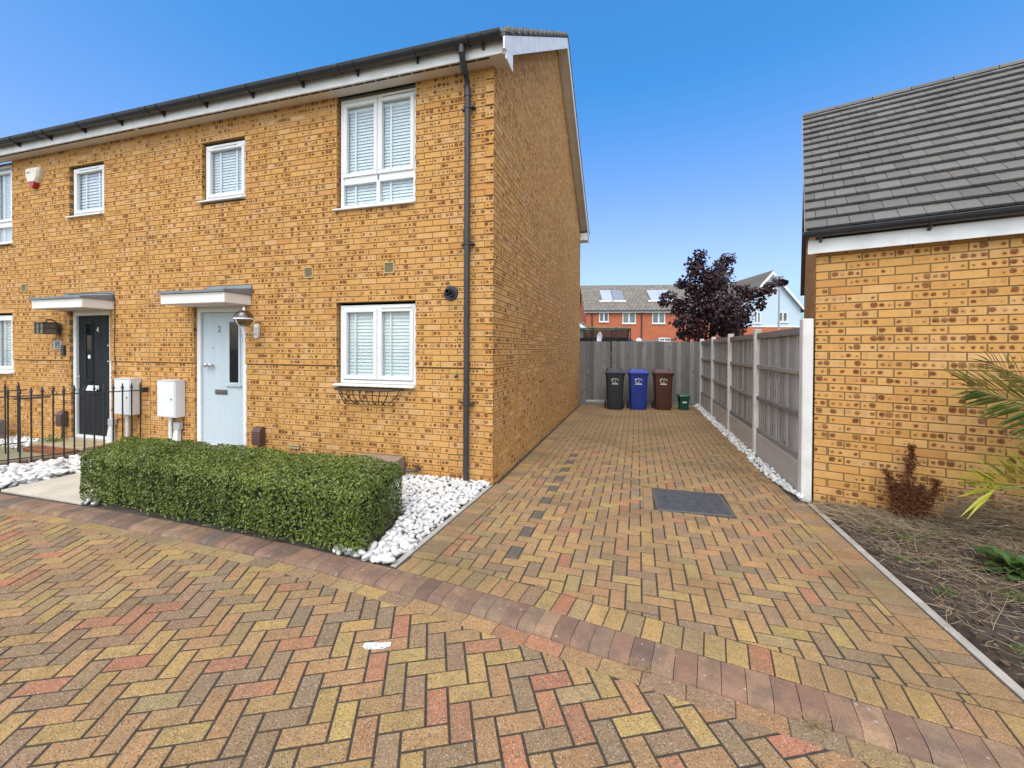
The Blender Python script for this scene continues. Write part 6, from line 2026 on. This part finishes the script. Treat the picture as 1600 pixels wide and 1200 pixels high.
b = MB(); b.lathe([(TR_, .72), (TR_*1.02, .80), (TR_*.9, .84), (.01, .80), (.01, .78), (TR_*.9, .74)], 0, 0, 24); b.build('mat', mGUT, tr)
b = MB(); b.loft([[(r*math.cos(2*math.pi*(k+.3)/np_), r*math.sin(2*math.pi*(k+.3)/np_), z) for k in range(np_)] for r, z in ((TR_*.89, .8), (TR_*.91, 2.12))], cap=False); b.build('dark_skirt', M('dark_skirt_cloth', (.018, .018, .02), (.03, .03, .032), 4, .8), tr)
b = MB()
MXd = Matrix.Translation(at(3.60, 17.2, 2.08)) @ Matrix.Rotation(R(16.5), 4, 'Z') @ Matrix.Rotation(R(-78), 4, 'Z') @ Matrix.Rotation(R(86), 4, 'X')
b.lathe([(.001, .0), (.12, .01), (.21, .035), (.25, .055), (.24, .06), (.20, .045), (.001, .012)], 0, 0, 24, MXd)
dish = thing('satellite_dish', 'white satellite dish seen edge on, in front of the trampoline', 'satellite dish', at(3.66, 17.2), 0)
b.build('reflector', mWM, dish, smooth=True)
b = MB(); p0 = at(3.70, 17.25); b.tube([(p0[0], p0[1], -.05), (p0[0], p0[1], 2.0)], .02, 6); b.build('mast', mIRON, dish)
# low shed roof, number board, ball
sh = thing('shed', 'low shed with blue grey felt roof showing over the rear fence', 'shed', at(5.05, 16.6), R(16.5))
b = MB(); b.box(0, 1.3, 0, 1.2, -.05, 1.90); b.build('wall', mGATE, sh)
b = MB(); b.prism([(-.08, 1.96), (1.3, 2.05), (1.38, 2.05), (1.38, 1.99), (1.3, 1.97), (-.08, 1.90)], 1, -.1, 1.3); b.build('roof', M('blue_grey_felt', (.22, .26, .30), (.17, .20, .24), 6, .8), sh)
sg = thing('sign', 'small white lettered board standing just above the rear fence', 'sign', at(5.92, 16.4), R(16.5))
b = MB(); b.box(-.23, .23, -.012, .012, 1.92, 2.08, .003); b.build('board', mWHITEP, sg)
b = MB(); b.box(-.03, .03, .0125, .05, -.05, 2.0); b.build('stake', mGATE, sg)
b = MB()
xx = -.19
for w in (.035, .03, .04, .03, 0, .035, .03, .035, .04):
    if w:
        b.box(xx, xx+w, -.0145, -.0125, 1.975, 2.03)
    xx += .042
b.build('lettering', mIRON, sg)
bx = thing('cream_box', 'cream boxy cabinet end right of the trampoline', 'cabinet', at(4.68, 19.6), R(16.5))
b = MB(); b.box(.36, .62, 0, .4, -.05, 2.16, .01); b.build('body', M('cream_cabinet', (.68, .64, .57), (.62, .58, .5), 4, .6), bx)
cov = thing('covered_barbecue', 'dark covered garden heap between the trampoline and the shed', 'barbecue', at(5.02, 18.8), R(16.5))
b = MB(); b.loft([rrect(1.0, .6, .15, -.05), rrect(.95, .58, .15, 1.4), rrect(.72, .45, .15, 2.02), rrect(.35, .2, .08, 2.16)]); b.build('cover', M('dark_cover', (.05, .048, .045), (.075, .07, .065), 5, .8), cov, smooth=True)
bal = thing('white_dome', 'small white dome, perhaps a ball, behind the rear fence left of the shed', 'ball', at(4.92, 16.4), 0)
p0 = at(4.92, 16.4)
b = MB(); b.lathe([(.001, 1.82), (.08, 1.86), (.125, 1.96), (.09, 2.03), (.001, 2.07)], p0[0], p0[1], 18); b.build('shell', mWM, bal, smooth='all')
b = MB(); b.tube([(p0[0], p0[1], -.05), (p0[0], p0[1], 1.84)], .02, 6); b.build('stand', mIRON, bal)
# the maroon maple
mMAPLE = leaf_mat('maroon_leaf', (.050, .016, .018), (.022, .009, .012), (.10, .028, .022), .5, .15, .35)
mBARK = M('maple_bark', (.10, .075, .06), (.06, .045, .038), 20, .9, .5, 60)
tree = thing('tree', 'dark maroon leaved maple with spreading limbs beyond the rear fence', 'tree', at(8.0, 16.6), R(16.51))
k16 = 16.6/660.42
def T(px_, py_, dy=0.0):
    return Vector(((px_-1118)*k16, dy, CAM_H + (549-py_)*k16))
b = MB()
base = Vector((0, 0, -.1)); fork = T(1115, 540)
b.tube([base, Vector((.02, 0, .8)), fork, T(1112, 500), T(1104, 455), T(1098, 420), T(1092, 398)], [.13, .11, .10, .085, .06, .035, .012], 10)
LIMBS = [((1112, 505), (1085, 480, .3), (1050, 466, .5)), ((1112, 495), (1150, 470, -.3), (1185, 458, -.5), (1206, 446, -.6)), ((1106, 465), (1122, 435, .2), (1140, 408, .3)), ((1114, 520), (1080, 515, -.5), (1060, 510, -.8)), ((1114, 520), (1150, 515, .5), (1172, 500, .8)), ((1110, 480), (1105, 470, 1.2)), ((1110, 490), (1120, 470, -1.2))]
for l in LIMBS:
    b.tube([T(*q) for q in l], [.045*(1-.75*i/(len(l)-1)) for i in range(len(l))], 6)
b.build('trunk', mBARK, tree, smooth=True)
CL = [(1092, 402, .0, 13, 11), (1086, 412, .1, 14, 11), (1082, 430, -.1, 16, 12), (1076, 446, .1, 13, 10), (1100, 428, .1, 18, 14), (1140, 405, .2, 13, 10), (1128, 412, .2, 11, 8), (1130, 425, .1, 14, 11), (1118, 430, .2, 15, 13), (1110, 446, -.2, 20, 14), (1098, 458, .2, 22, 12),
      (1124, 446, .0, 10, 9), (1066, 444, .2, 10, 7), (1050, 462, .5, 14, 9), (1060, 474, .3, 18, 11), (1044, 472, .6, 9, 8), (1078, 478, .1, 18, 13), (1100, 478, -.3, 22, 14), (1125, 480, .1, 22, 13), (1145, 470, -.2, 18, 12), (1152, 456, -.3, 14, 9), (1165, 462, -.3, 14, 9),
      (1178, 462, -.4, 13, 10), (1188, 455, -.5, 11, 9), (1197, 447, -.6, 9, 6), (1206, 446, -.6, 6, 5), (1180, 478, -.2, 11, 9), (1172, 488, .4, 14, 11), (1178, 502, .6, 10, 9), (1160, 500, .5, 18, 13), (1140, 500, .2, 22, 14), (1115, 505, -.5, 26, 16), (1090, 500, .3, 20, 13),
      (1062, 500, -.5, 14, 8), (1048, 508, -.7, 12, 7), (1075, 516, -.4, 20, 11), (1058, 524, -.5, 13, 9), (1095, 524, .3, 24, 13), (1125, 524, -.2, 24, 13), (1150, 520, .3, 18, 10), (1166, 516, .5, 9, 9), (1062, 488, .2, 12, 8), (1110, 490, 1.2, 30, 22), (1115, 490, -1.2, 30, 22), (1105, 450, 1.0, 18, 22), (1105, 448, -1.0, 18, 22)]
PP, NN = [], []
for cx, cy, dy, rx, rz in CL:
    m_ = int(2.7 * rx * rz / 4) + 30
    q = rng.normal(size=(m_, 3)); q /= np.linalg.norm(q, axis=1)[:, None]
    rad = rng.random(m_)**.45
    c = np.array(T(cx, cy, dy))
    ry_ = min(.6, (rx+rz)/2*k16*1.2)
    PP.append(c + q * rad[:, None] * np.array([rx*k16*1.12, ry_, rz*k16*1.12]))
    NN.append(q*.6 + np.array([0, -.25, .5]))
PP, NN = np.vstack(PP), np.vstack(NN)
V, F, rn = leaf_cloud(PP, NN, rng.uniform(.09, .17, len(PP)), .25, .85, .15)
link('crown', np_mesh('crown', V, F, mMAPLE, rn, False), tree, kind='stuff')
